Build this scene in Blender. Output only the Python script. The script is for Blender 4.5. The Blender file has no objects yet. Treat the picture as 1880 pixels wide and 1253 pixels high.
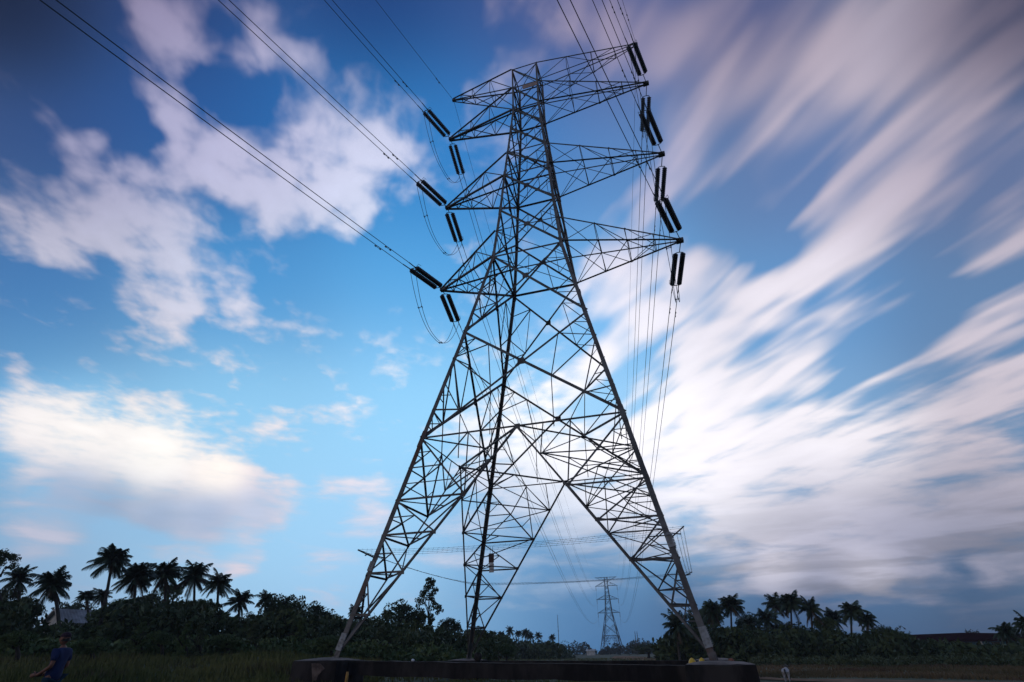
import bpy, math, random
import numpy as np
from mathutils import Vector, Matrix
random.seed(7); rng = np.random.default_rng(7)
scene = bpy.context.scene
COL = scene.collection
# ------------------------------------------------------------------ camera
ZT = 1.19                       # height of the tower's feet over the ground
YAW, PITCH, ROLL, FPX = -0.3028809, 0.5358981, -0.0132724, 965.43   # FPX in pixels of a 1880 wide frame
CAM = Vector((6.765, -27.344, 0.2115 + ZT))
_cy, _sy = math.cos(YAW), math.sin(YAW)
F0 = Vector((_sy*math.cos(PITCH), _cy*math.cos(PITCH), math.sin(PITCH)))
r0 = Vector((_cy, -_sy, 0)); u0 = r0.cross(F0)
R0 = r0*math.cos(ROLL) + u0*math.sin(ROLL); U0 = R0.cross(F0)
cd = bpy.data.cameras.new('camera'); cam = bpy.data.objects.new('camera', cd); COL.objects.link(cam)
M = Matrix((R0, U0, -F0)).transposed().to_4x4(); M.translation = CAM
cam.matrix_world = M
cd.sensor_width = 36.0; cd.lens = FPX/1880*36; cd.clip_start = 0.1; cd.clip_end = 9000
scene.camera = cam
def ray(px, py):
    d = F0 + R0*((px-940)/FPX) + U0*((626.5-py)/FPX); return d.normalized()
def at(px, py, D):              # point on the ray of a photo pixel at horizontal distance D
    d = ray(px, py); return CAM + d*(D/math.hypot(d.x, d.y))
def at_y(px, py, y):
    d = ray(px, py); return CAM + d*((y-CAM.y)/d.y)
# ------------------------------------------------------------------ view
scene.view_settings.view_transform = 'Standard'; scene.view_settings.look = 'None'
scene.view_settings.exposure = 0.0; scene.view_settings.gamma = 1.0
scene.view_settings.use_curve_mapping = False
def lin(c):
    return tuple(((x/255)/12.92 if x/255 <= 0.04045 else ((x/255+0.055)/1.055)**2.4) for x in c)
# ------------------------------------------------------------------ sky
SUN_EL, SUN_AZ = math.radians(9), math.radians(215)       # azimuth clockwise from +Y: behind the camera, to the left
world = bpy.data.worlds.new('World'); scene.world = world; world.use_nodes = True
world.cycles.sampling_method = 'MANUAL'; world.cycles.sample_map_resolution = 256
nt = world.node_tree; nt.nodes.clear()
class G:
    def __init__(s, nt): s.nt = nt
    def n(s, t, **k):
        x = s.nt.nodes.new(t)
        for a, b in k.items(): setattr(x, a, b)
        return x
    def put(s, sock, v):
        if hasattr(v, 'is_output') or isinstance(v, bpy.types.NodeSocket): s.nt.links.new(v, sock)
        else: sock.default_value = v
    def m(s, op, a, b=None, c=None, clamp=False):
        x = s.n('ShaderNodeMath', operation=op, use_clamp=clamp); s.put(x.inputs[0], a)
        if b is not None: s.put(x.inputs[1], b)
        if c is not None: s.put(x.inputs[2], c)
        return x.outputs[0]
    def v(s, op, a, b=None, sc=None):
        x = s.n('ShaderNodeVectorMath', operation=op); s.put(x.inputs[0], a)
        if b is not None: s.put(x.inputs[1], b)
        if sc is not None: s.put(x.inputs['Scale'], sc)
        return x.outputs['Value'] if op in ('DOT_PRODUCT', 'LENGTH', 'DISTANCE') else x.outputs[0]
    def comb(s, a, b, c):
        x = s.n('ShaderNodeCombineXYZ')
        for i, q in enumerate((a, b, c)): s.put(x.inputs[i], q)
        return x.outputs[0]
    def noise(s, vec, scale, detail=4, rough=.5, dist=0.0, w=None):
        x = s.n('ShaderNodeTexNoise'); x.inputs['Scale'].default_value = scale
        x.inputs['Detail'].default_value = detail; x.inputs['Roughness'].default_value = rough
        x.inputs['Distortion'].default_value = dist; s.put(x.inputs['Vector'], vec); return x.outputs['Fac']
    def ramp(s, f, a, b, c=0.0, d=1.0, smooth=True):
        x = s.n('ShaderNodeMapRange'); x.interpolation_type = 'SMOOTHSTEP' if smooth else 'LINEAR'
        s.put(x.inputs[0], f); x.inputs[1].default_value = a; x.inputs[2].default_value = b
        x.inputs[3].default_value = c; x.inputs[4].default_value = d; return x.outputs[0]
    def mix(s, f, a, b):
        x = s.n('ShaderNodeMix', data_type='RGBA'); s.put(x.inputs[0], f)
        s.put(x.inputs[6], a if not isinstance(a, tuple) else (*a[:3], 1)); s.put(x.inputs[7], b if not isinstance(b, tuple) else (*b[:3], 1))
        return x.outputs[2]
g = G(nt)
tc = g.n('ShaderNodeTexCoord').outputs['Generated']
D = g.v('NORMALIZE', tc)
sep = g.n('ShaderNodeSeparateXYZ'); nt.links.new(D, sep.inputs[0]); dx, dy, dz = sep.outputs
# cloud layer: a flat sheet overhead, drifting towards a point low on the left horizon
inv = g.m('DIVIDE', 1.0, g.m('ADD', g.m('MAXIMUM', dz, 0.0), 0.05))
PX, PY = g.m('MULTIPLY', dx, inv), g.m('MULTIPLY', dy, inv)
vp = ray(560, 1150); va = math.atan2(vp.x, vp.y)
al = g.m('ADD', g.m('MULTIPLY', PX, math.sin(va)), g.m('MULTIPLY', PY, math.cos(va)))      # along the drift
ac = g.m('SUBTRACT', g.m('MULTIPLY', PX, math.cos(va)), g.m('MULTIPLY', PY, math.sin(va))) # across
def streaks(fa, fc, z_, sc, det, dist): return g.noise(g.comb(g.m('MULTIPLY', al, fa), g.m('MULTIPLY', ac, fc), z_), sc, det, .5, dist)
streak = g.m('ADD', g.m('MULTIPLY', streaks(.80, 2.4, 0.0, 1.5, 2, .35), .64), g.m('MULTIPLY', streaks(1.3, 5.0, 5.0, 1.5, 2, .3), .36))
lump = g.m('ADD', g.m('MULTIPLY', streaks(3.6, 3.4, 3.0, 1.5, 3, .35), .6), g.m('MULTIPLY', streaks(7.0, 9.0, 8.0, 1.5, 3, .2), .4))
low = g.noise(g.comb(g.m('MULTIPLY', dx, 6.0), g.m('MULTIPLY', dy, 6.0), g.m('MULTIPLY', dz, 26.0)), 1.25, 5, .55, .35)
low2 = g.noise(g.comb(g.m('MULTIPLY', dx, 4.0), g.m('MULTIPLY', dy, 4.0), g.m('MULTIPLY_ADD', dz, 30.0, 7.0)), 1.2, 4, .55, .3)
# direction-space warp so that the placed masses have ragged outlines
wn = g.n('ShaderNodeTexNoise'); wn.inputs['Scale'].default_value = 4.2; wn.inputs['Detail'].default_value = 3
wn.inputs['Roughness'].default_value = .6
nt.links.new(D, wn.inputs['Vector'])
Dw = g.v('NORMALIZE', g.v('ADD', D, g.v('SCALE', g.v('SUBTRACT', wn.outputs['Color'], (.5, .5, .5)), sc=0.13)))
def kern(px, py, r):
    c = ray(px, py); e = ray(px+r, py); e2 = ray(px, py+r)
    k = 2.0/((1-c.dot(e)) + (1-c.dot(e2)))
    return c, k
# (x, y) of the photo, clear sky colour, cloud colour
ANCH = [(0,0,(7,12,42),(50,43,78),150,2.0),(300,10,(20,40,96),(122,112,148)),(700,20,(16,44,104),(108,112,158)),
 (940,20,(48,66,122),(140,130,156)),(1120,60,(88,90,138),(140,126,152)),(1400,20,(84,80,122),(176,156,168)),(1850,20,(50,46,78),(108,94,112)),
 (0,250,(18,54,114),(105,112,155)),(220,230,(16,70,138),(160,160,196)),(450,230,(20,88,158),(182,182,214)),(720,280,(42,122,190),(206,210,234)),
 (900,250,(44,120,190),(172,180,216)),(1120,300,(84,130,188),(186,182,212)),(1500,300,(96,124,176),(208,194,208)),(1850,300,(100,112,152),(184,168,182)),
 (30,520,(40,118,186),(200,202,222)),(400,520,(66,150,214),(200,208,232)),(750,520,(82,162,222),(200,214,236)),(1120,560,(112,180,236),(238,236,248)),
 (1480,560,(98,156,212),(246,240,248)),(1850,560,(92,132,176),(212,202,212)),
 (40,720,(106,176,226),(220,218,228)),(400,760,(146,208,246),(250,242,240)),(740,760,(152,212,250),(236,242,252)),(1080,800,(168,216,250),(255,254,255)),(1180,880,(150,200,240),(252,248,254)),
 (1420,800,(140,186,226),(244,240,246)),(1850,780,(112,146,182),(205,194,202)),
 (40,900,(138,186,222),(206,200,214)),(330,850,(150,206,240),(254,240,232)),(250,935,(140,180,214),(142,166,196)),(520,920,(156,208,244),(226,212,218)),
 (60,1020,(150,180,212),(186,190,214)),(430,1030,(158,206,240),(232,214,222)),(720,1010,(160,210,246),(222,216,230)),
 (880,1030,(132,182,224),(196,208,230)),(860,1140,(120,168,208),(150,182,212)),(980,1080,(98,152,202),(150,182,216)),(1060,1120,(46,102,156),(110,150,194)),(1180,970,(118,170,216),(202,208,228)),(1150,1130,(20,64,114),(56,98,144)),(1500,1000,(88,130,174),(186,184,202)),
 (1550,1060,(76,116,160),(164,162,184)),(1850,960,(80,108,142),(130,132,154)),(1400,1130,(24,56,100),(46,72,112)),(1750,1140,(26,52,86),(50,68,100)),(1580,1150,(28,58,98),(50,72,108),90,1.0),
 (120,905,(138,182,218),(140,166,198),42,9.0),(200,925,(138,180,216),(122,150,184),42,9.0),(290,945,(138,180,216),(128,156,190),42,9.0),(380,945,(140,184,220),(138,164,198),42,9.0),(470,940,(150,196,232),(160,182,212),40,6.0),
 (1300,860,(120,170,214),(252,246,250),90,1.0),(1560,760,(120,160,200),(246,240,244),110,1.0),(1650,1000,(74,108,150),(150,150,172),70,1.5),(1340,1010,(84,134,180),(214,212,228),60,1.0),
 (150,790,(150,206,240),(255,250,242),75,4.0),(40,770,(140,198,238),(252,246,240),60,3.0),(290,830,(150,206,240),(255,252,244),65,5.0),(400,870,(150,206,240),(255,246,236),36,8.0),
 (1420,1035,(60,100,146),(226,220,232),42,3.0),(1600,1055,(56,92,136),(206,202,216),45,3.0),(1780,1050,(44,78,118),(158,156,176),50,2.0),(-80,-80,(6,10,36),(40,34,66),160,3.0),(1960,-60,(36,34,60),(84,72,90),170,3.0),(1480,1120,(32,66,110),(54,80,118),60,2.0),(1250,1110,(24,66,114),(60,100,146),60,1.5),
 (300,1110,(160,194,226),(178,196,222)),(640,1100,(158,198,234),(196,202,226)),(1000,1160,(50,102,154),(84,132,178))]
for (ax, ay, ry) in ((60, -40, 200), (60, 40, 200), (180, 10, 60), (180, 60, 60), (-60, 20, 200), (120, 5, 0), (240, 5, 0)):
    ANCH.append((('az', ax, ay), None, (84,104,138), (150,146,164)))
tot = None
for a in ANCH:
    if isinstance(a[0], tuple):
        z, e = math.radians(a[0][1]), math.radians(a[0][2]); c = Vector((math.sin(YAW+z)*math.cos(e), math.cos(YAW+z)*math.cos(e), math.sin(e))); k = 9.0
    else: c, k = kern(a[0], a[1], a[4] if len(a) > 4 else 160)
    wgt = g.m('EXPONENT', g.m('MULTIPLY_ADD', g.v('DOT_PRODUCT', D, tuple(c)), k, -k))
    if len(a) > 5: wgt = g.m('MULTIPLY', wgt, a[5])
    cb = g.v('SCALE', lin(a[2]), sc=wgt); cc = g.v('SCALE', lin(a[3]), sc=wgt)
    if tot is None: tot, sb, scl = g.m('ADD', wgt, 1e-7), g.v('ADD', cb, (1e-8, 2e-8, 3e-8)), cc
    else: tot, sb, scl = g.m('ADD', tot, wgt), g.v('ADD', sb, cb), g.v('ADD', scl, cc)
itot = g.m('DIVIDE', 1.0, tot)
skyc, cldc = g.v('SCALE', sb, sc=itot), g.v('SCALE', scl, sc=itot)
# cloud masses: x, y, radius, density
BL = [(1600,200,80,.5),(1700,160,80,.4),(1800,260,80,.5),(1740,360,70,.5),(1620,380,70,.4),(1500,360,60,.4),(1380,340,60,.4),(1450,240,60,.3),(1860,440,60,.4),(1560,500,50,.4),(1420,600,50,.35),(1340,1000,60,.6),(1450,1000,60,.5),(1560,1010,60,.5),(1680,1000,70,.5),(1800,980,70,.5),(1400,1045,40,.5),(1580,1055,40,.5),(1250,330,60,.4),(1320,260,60,.4),(1200,460,50,.4),(1480,440,50,.4),(1060,840,60,.6),(1200,800,70,.5),(1250,900,70,.5),(1430,700,60,.4),(1600,760,80,.4),(360,60,50,.3),(620,330,50,.3),(150,915,38,.7),(250,930,40,.8),(350,942,38,.7),(450,942,35,.5),(520,930,30,.3),(1480,1050,50,.5),(1400,1060,40,.5),(1450,560,60,.5),(1560,540,60,.45),(1650,480,60,.5),(1400,330,60,.4),(1250,420,60,.4),(1540,480,60,.4),(1380,500,50,.4),(1300,840,80,.6),(1100,860,80,.7),(980,830,70,.6),(300,845,70,.7),(200,820,70,.6),(380,885,45,.7),(80,790,70,.6),(440,902,35,.6),(1450,200,70,.5),(1550,250,70,.4),(620,240,50,.4),(560,300,50,.4),(650,440,40,.3),(480,440,40,.3),(520,230,70,.5),(420,260,60,.5),(600,230,60,.5),(690,300,60,.5),(720,380,50,.5),(640,400,60,.45),(530,400,60,.5),(440,300,60,.4),(350,470,60,.4),(250,480,60,.45),(320,560,45,.35),(200,240,45,.4),(330,200,50,.4),(380,90,50,.4),(290,20,60,.4),(480,130,50,.4),(700,180,50,.3),(760,260,40,.35),
 (1060,20,70,.5),(1200,250,60,.5),(1260,330,70,.5),(1180,330,50,.4),(1350,330,60,.4),(1420,420,50,.35),(1220,450,60,.4),(1150,600,50,.5),(1120,680,50,.4),(1500,420,60,.4),(1560,640,50,.4),(1480,640,50,.35),
 (860,780,60,.5),(900,850,60,.6),(1000,880,70,.7),(930,740,50,.5),(1080,730,50,.5),(1040,940,60,.5),(1150,960,60,.5),(1250,960,70,.6),(1450,1000,70,.5),(1330,1060,50,.5),(1430,1080,50,.5),(820,1000,50,.25),(60,850,50,.4),(480,945,40,.45),(250,880,60,.5),(60,730,50,.4),(490,800,24,.3),(620,765,24,.25),(230,90,80,.45),(300,40,90,.5),(300,150,70,.5),(500,50,70,.5),(560,120,70,.5),(620,190,70,.5),(640,50,45,.35),
 (470,270,70,.5),(560,290,70,.6),(640,300,60,.6),(560,370,80,.75),(650,370,60,.5),(480,350,60,.5),(350,250,60,.5),(390,330,70,.55),(180,270,45,.5),(150,300,45,.4),(280,310,60,.5),
 (240,350,70,.55),(170,370,50,.4),(330,410,70,.5),(220,440,60,.55),(300,510,70,.5),(360,550,40,.5),(440,570,45,.6),(700,240,60,.4),(740,330,40,.35),
 (60,150,35,.3),(90,200,30,.3),(30,380,60,.6),(50,440,60,.75),(110,480,45,.65),(20,310,50,.35),(150,420,45,.4),
 (900,60,60,.35),(980,30,90,.75),(920,120,50,.3),(1080,60,80,.65),(1200,90,90,.7),(1320,60,100,.8),(1290,170,90,.7),(1450,100,110,.7),(1560,60,110,.65),(1700,80,120,.65),(1830,120,110,.7),
 (1400,230,80,.5),(1230,270,70,.55),(1130,200,60,.5),(1180,390,70,.5),(1300,330,60,.45),(1500,290,80,.45),(1620,300,90,.6),(1760,270,110,.75),(1850,400,90,.6),(1580,440,80,.7),(1700,420,80,.6),(1660,360,60,.5),
 (1110,480,50,.4),(1170,520,60,.6),(1260,470,50,.6),(1350,540,70,.5),(1340,410,50,.4),(1450,560,70,.8),(1520,540,50,.65),(1380,610,60,.7),(1280,650,60,.75),(1220,600,50,.5),(1860,540,80,.5),(1700,580,50,.3),(1780,600,60,.5),
 (1340,730,70,.85),(1280,720,40,.6),(1480,720,80,.6),(1400,780,120,.9),(1560,720,90,.65),(1700,680,100,.75),(1850,680,100,.7),(1550,820,150,.9),(1750,820,150,.9),(1250,850,120,.95),(1180,740,50,.5),
 (1080,820,110,1.),(960,800,70,.7),(1000,740,60,.4),(1120,900,90,.8),(960,890,50,.4),(1350,920,120,.9),(1520,930,120,.85),(1700,930,120,.8),(1850,900,100,.8),(1380,1020,70,.6),(1480,1040,60,.65),(1600,1040,70,.65),(1300,1030,50,.5),(1700,1050,50,.6),(1840,1045,50,.5),(1200,1010,40,.4),(1880,1000,60,.5),
 (20,770,70,.9),(110,790,70,.95),(200,800,70,.95),(280,820,70,.95),(340,850,70,1.),(400,880,60,1.),(320,890,60,.9),(450,900,40,.8),(510,912,32,.7),(140,850,40,.3),
 (130,890,40,.45),(200,915,45,.6),(290,930,50,.7),(380,935,45,.65),(460,935,40,.5),(600,915,30,.6),(660,930,45,.75),(700,915,35,.5),
 (620,690,20,.5),(640,710,20,.4),(610,740,34,.38),(560,762,30,.4),(515,785,30,.4),(545,810,28,.25),(640,800,20,.3),(655,735,22,.35),(20,670,32,.55),(415,715,12,.3),(715,620,25,.2),(520,545,20,.2),
 (350,1010,45,.6),(430,1020,35,.75),(470,1027,22,.5),(40,950,50,.4),(60,1000,50,.4),(120,985,40,.35),(90,1010,40,.35),(560,1040,40,.2),(640,1050,60,.25),(850,1050,60,.25),(960,1060,60,.3),(900,960,70,.4),(1080,1040,60,.4)]
HOLE = [(1110,260,60,.5),(1330,440,60,.5),(1430,490,50,.3),(1600,610,90,.25),(1740,540,70,.5),(1220,540,30,.3),(1500,470,40,.2),(1400,640,40,.3),(1170,300,50,.4),(1500,180,40,.3),(380,230,35,.45),(300,260,35,.5),(230,270,35,.5),(590,330,25,.35),(470,200,35,.4),(420,370,30,.35),(200,480,30,.35),(560,60,30,.3),(700,60,50,.4),(400,60,40,.35),(160,170,60,.8),(390,150,50,.5),(430,190,40,.5),(520,215,45,.45),(100,60,70,.8),(250,250,45,.5),(440,420,30,.3),(1090,330,80,.8),(820,20,70,.8),(1390,470,45,.5),(1620,620,80,.4),(1500,650,50,.5),(1740,520,50,.5),(1460,400,50,.4),(1130,620,40,.5),(1240,560,30,.3),
 (1150,170,40,.3),(1270,780,40,.3),(500,870,40,.3),(1450,980,40,.3),(700,430,60,.6),(600,470,60,.6)]
cov = None
for (bx, by, br, bw), s in [(b, 1) for b in BL] + [(b, -1) for b in HOLE]:
    c, k = kern(bx, by, br)
    wgt = g.m('EXPONENT', g.m('MULTIPLY_ADD', g.v('DOT_PRODUCT', Dw, tuple(c)), k, -k))
    cov = g.m('MULTIPLY', wgt, bw*s) if cov is None else g.m('MULTIPLY_ADD', wgt, bw*s, cov)
right = g.ramp(g.v('DOT_PRODUCT', D, tuple(R0)), -0.05, 0.22)
hi = g.ramp(dz, 0.12, 0.42)
tex = g.m('ADD', g.m('MULTIPLY', streak, right), g.m('MULTIPLY', lump, g.m('SUBTRACT', 1.0, right)))
tex = g.m('ADD', g.m('MULTIPLY', tex, hi), g.m('MULTIPLY', low, g.m('SUBTRACT', 1.0, hi)))
amp = g.m('MULTIPLY_ADD', hi, g.m('MULTIPLY_ADD', right, 2.4, 1.0), 2.1)
cov = g.m('SUBTRACT', 1.0, g.m('EXPONENT', g.m('MULTIPLY', cov, -1.0)))
cov = g.m('MULTIPLY', cov, g.m('MULTIPLY_ADD', g.m('MULTIPLY', right, hi), -0.12, 1.02))
dens = g.m('ADD', cov, g.m('MULTIPLY', g.m('SUBTRACT', tex, 0.5), amp))
front = g.ramp(g.v('DOT_PRODUCT', D, tuple(F0)), -0.1, 0.5)
alpha = g.m('MULTIPLY', g.ramp(dens, 0.08, 0.90), g.m('MULTIPLY_ADD', front, .4, .6))
shade = g.ramp(dens, 0.3, 1.3, 0.92, 1.10, False)
slate = g.ramp(low2, 0.40, 0.60, 0.66, 1.04)
lowr = g.m('MULTIPLY', right, g.m('SUBTRACT', 1.0, g.ramp(dz, 0.05, 0.27)))
shade = g.m('MULTIPLY', shade, g.m('ADD', g.m('MULTIPLY', slate, lowr), g.m('SUBTRACT', 1.0, lowr)))
cl = g.v('SCALE', cldc, sc=shade)
skym = g.mix(alpha, skyc, cl)
nish = g.n('ShaderNodeTexSky'); nish.sky_type = 'NISHITA'; nish.sun_disc = False
nish.sun_elevation = SUN_EL; nish.sun_rotation = SUN_AZ
final = g.v('ADD', g.v('SCALE', skym, sc=1.16), g.v('SCALE', nish.outputs[0], sc=0.004))
bg = g.n('ShaderNodeBackground'); nt.links.new(final, bg.inputs[0]); bg.inputs[1].default_value = 1.0
wo = g.n('ShaderNodeOutputWorld'); nt.links.new(bg.outputs[0], wo.inputs[0])
# ------------------------------------------------------------------ sun (low, veiled, behind the camera)
sl = bpy.data.lights.new('sun', 'SUN'); sl.energy = 0.3; sl.angle = math.radians(12); sl.color = (1, .84, .72)
so = bpy.data.objects.new('sun', sl); COL.objects.link(so)
sd = Vector((math.sin(SUN_AZ)*math.cos(SUN_EL), math.cos(SUN_AZ)*math.cos(SUN_EL), math.sin(SUN_EL)))
so.rotation_euler = sd.to_track_quat('Z', 'Y').to_euler()
# ------------------------------------------------------------------ materials
MATS = {}
def mat(name, c1, c2, scale=3.0, rough=.7, metal=0.0, bump=0.0, detail=5, lo=.35, hi_=.65, c3=None, s3=.6, stretch=None, spec=.3):
    m = bpy.data.materials.new(name); m.use_nodes = True; t = m.node_tree; t.nodes.clear(); q = G(t)
    co = q.n('ShaderNodeTexCoord').outputs['Object']
    if stretch: co = q.v('MULTIPLY', co, stretch)
    f = q.ramp(q.noise(co, scale, detail, .6), lo, hi_)
    c = q.mix(f, c1, c2)
    if c3: c = q.mix(q.ramp(q.noise(co, s3, 6, .65), .52, .66), c, c3)
    b = q.n('ShaderNodeBsdfPrincipled'); t.links.new(c, b.inputs['Base Color'])
    b.inputs['Roughness'].default_value = rough; b.inputs['Metallic'].default_value = metal
    b.inputs['Specular IOR Level'].default_value = spec
    if bump:
        bn = q.n('ShaderNodeBump'); bn.inputs['Strength'].default_value = bump; bn.inputs['Distance'].default_value = .05
        t.links.new(q.noise(co, scale*3, 4, .6), bn.inputs['Height']); t.links.new(bn.outputs[0], b.inputs['Normal'])
    o = q.n('ShaderNodeOutputMaterial'); t.links.new(b.outputs[0], o.inputs[0]); MATS[name] = m; return m
steel = mat('galvanised_steel', (.085,.078,.074), (.17,.16,.15), 1.2, .55, .25, 0, c3=(.12,.06,.035), s3=.35)
steel_thin = mat('bracing_steel', (.06,.057,.057), (.13,.124,.118), 1.5, .55, .25)
steel_light = mat('splice_steel', (.34,.34,.34), (.22,.215,.2), 6, .6, .1)
porcelain = mat('brown_porcelain', (.018,.012,.012), (.03,.02,.018), 8, .3, 0, spec=.5)
wirem = mat('aluminium_wire', (.07,.07,.075), (.05,.05,.055), 5, .5, .4)
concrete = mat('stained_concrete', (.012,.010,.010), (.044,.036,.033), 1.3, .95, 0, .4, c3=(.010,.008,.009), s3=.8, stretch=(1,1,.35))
concrete_top = mat('pale_concrete', (.13,.10,.085), (.24,.19,.165), 1.4, .95, 0, .3)  # paler tone for the tops of the pads
grassm = mat('grass_blades', (.062,.082,.020), (.125,.125,.040), .15, .8, 0, c3=(.065,.055,.026), s3=.35)
groundm = mat('field', (.034,.050,.020), (.062,.068,.030), .09, .95, 0, 0, 7, c3=(.075,.055,.036), s3=.05)
dirt = mat('pale_dirt', (.30,.19,.125), (.19,.125,.085), .6, 1.0, 0, .2, spec=0.0)
palm_leaf = mat('palm_leaf', (.012,.028,.011), (.036,.058,.021), .8, .55, 0, spec=.4)
palm_dead = mat('dry_frond', (.10,.07,.04), (.06,.04,.025), 3, .8)
palm_trunk = mat('palm_trunk', (.085,.075,.065), (.045,.038,.032), 4, .9, 0, .3, stretch=(1,1,4))
leaf_a = mat('leaf_dark', (.020,.038,.012), (.060,.082,.026), .5, .7)
leaf_b = mat('leaf_green', (.042,.078,.022), (.095,.125,.038), .5, .7)
leaf_c = mat('leaf_olive', (.05,.07,.028), (.09,.105,.045), .4, .75)
bark = mat('bark', (.05,.042,.034), (.025,.02,.017), 3, .9, 0, .3, stretch=(1,1,.4))
far_leaf = mat('far_leaf', (.016,.030,.022), (.030,.046,.032), .1, .9)
roofm = mat('zinc_roof', (.24,.23,.235), (.13,.12,.12), .8, .6, .2, 0, c3=(.10,.055,.04), s3=.5)
whitewall = mat('white_wall', (.62,.60,.56), (.42,.40,.37), 1.2, .85)
redroof = mat('red_roof', (.016,.004,.006), (.024,.006,.008), .6, 1.0, spec=0.0)
bluewall = mat('pale_blue_wall', (.03,.10,.16), (.05,.13,.19), .8, .7)
glassm = mat('window_glass', (.02,.025,.03), (.03,.035,.04), 2, .15)
yellow = mat('yellow_plastic', (.75,.48,.05), (.62,.36,.04), 8, .4)
orange = mat('red_plastic', (.5,.10,.03), (.4,.08,.03), 8, .4)
signw = mat('sign_white', (.6,.58,.55), (.45,.42,.4), 6, .6)
signd = mat('sign_dark', (.05,.025,.025), (.09,.04,.035), 9, .6)
signp = mat('number_plate', (.42,.30,.26), (.30,.22,.2), 5, .6)
skin = mat('skin', (.24,.11,.07), (.19,.085,.055), 10, .6)
shirt = mat('blue_shirt', (.018,.032,.10), (.012,.02,.07), 6, .9)
jeans = mat('blue_jeans', (.012,.05,.075), (.01,.03,.05), 8, .9)
hairm = mat('black_hair', (.008,.006,.006), (.014,.01,.01), 20, .6)
capm = mat('dark_cap', (.03,.01,.022), (.02,.008,.015), 10, .8)
goatm = mat('white_goat_hair', (.55,.50,.48), (.36,.32,.31), 9, .9, c3=(.06,.04,.04), s3=3.0)
goatd = mat('dark_goat_hair', (.05,.045,.04), (.10,.10,.085), 9, .9)
rockm = mat('rock', (.02,.018,.017), (.035,.03,.028), 4, .95)
# ------------------------------------------------------------------ mesh helpers
class MB:
    def __init__(s): s.v = []; s.f = []
    def add(s, vs, fs):
        b = len(s.v); s.v.extend([tuple(p) for p in vs]); s.f.extend([tuple(i+b for i in f) for f in fs])
    def box(s, lo, hi):
        (a,b,c),(d,e,f) = lo, hi
        s.hexa([(a,b,c),(d,b,c),(d,e,c),(a,e,c),(a,b,f),(d,b,f),(d,e,f),(a,e,f)])
    def hexa(s, P):
        s.add(P, [(0,3,2,1),(4,5,6,7),(0,1,5,4),(1,2,6,5),(2,3,7,6),(3,0,4,7)])
    def prism(s, p, q, prof, u, v):
        n = len(prof)
        s.add([p+u*a+v*b for a, b in prof] + [q+u*a+v*b for a, b in prof],
              [tuple(range(n-1,-1,-1)), tuple(range(n,2*n))] + [(i,(i+1)%n,n+(i+1)%n,n+i) for i in range(n)])
    def angle(s, p, q, w, ru, rv=None, th=None):       # steel angle section, heel on the line
        p, q = Vector(p), Vector(q); d = (q-p).normalized(); th = th or max(.014, w*.12)
        u = Vector(ru); u = u - d*u.dot(d)
        if u.length < 1e-4: u = d.orthogonal()
        u.normalize(); v = d.cross(u)
        if rv is not None and v.dot(Vector(rv)) < 0: v = -v
        s.prism(p, q, [(0,0),(w,0),(w,th),(th,th),(th,w),(0,w)], u, v)
    def tube(s, pts, r, n=5, cap=True):
        pts = [Vector(p) for p in pts]; k = len(pts); rr = r if hasattr(r, '__len__') else [r]*k
        b = len(s.v); u = None
        for i, p in enumerate(pts):
            d = (pts[min(i+1,k-1)]-pts[max(i-1,0)]).normalized()
            if u is None: u = d.orthogonal().normalized()
            u = (u - d*u.dot(d)).normalized(); v = d.cross(u)
            for j in range(n):
                a = 2*math.pi*j/n; s.v.append(tuple(p+u*(math.cos(a)*rr[i])+v*(math.sin(a)*rr[i])))
        for i in range(k-1):
            for j in range(n):
                s.f.append((b+i*n+j, b+i*n+(j+1)%n, b+(i+1)*n+(j+1)%n, b+(i+1)*n+j))
        if cap: s.f.append(tuple(b+j for j in range(n-1,-1,-1))); s.f.append(tuple(b+(k-1)*n+j for j in range(n)))
    def plate(s, c, n, u, a, b, t=.02):
        c, n, u = Vector(c), Vector(n).normalized(), Vector(u); u = (u-n*u.dot(n)).normalized(); v = n.cross(u)
        P = [c+u*x*a/2+v*y*b/2+n*z*t/2 for z in (-1,1) for x, y in ((-1,-1),(1,-1),(1,1),(-1,1))]; s.hexa(P)
    def mesh(s, name, m, smooth=False):
        me = bpy.data.meshes.new(name); me.from_pydata(s.v, [], s.f); me.update()
        for x in (m if isinstance(m, (list, tuple)) else [m]): me.materials.append(x)
        if smooth:
            for p in me.polygons: p.use_smooth = True
        return me
    def build(s, name, m, parent=None, smooth=False):
        return link(name, s.mesh(name, m, smooth), parent)
def link(name, me, parent=None):
    o = bpy.data.objects.new(name, me); COL.objects.link(o)
    if parent is not None: o.parent = parent
    return o
def tag(o, label=None, cat=None, group=None, kind=None):
    if label: o['label'] = label
    if cat: o['category'] = cat
    if group: o['group'] = group
    if kind: o['kind'] = kind
    return o
def thing(name, label, cat, loc=(0,0,0), group=None):
    o = bpy.data.objects.new(name, None); COL.objects.link(o); o.location = loc; o.empty_display_size = .2
    return tag(o, label, cat, group)
def local(o, mb):                     # shift mesh data so that it sits under an Empty at o.location
    L = o.location
    mb.v = [(x-L.x, y-L.y, z-L.z) for x, y, z in mb.v]; return mb
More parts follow.
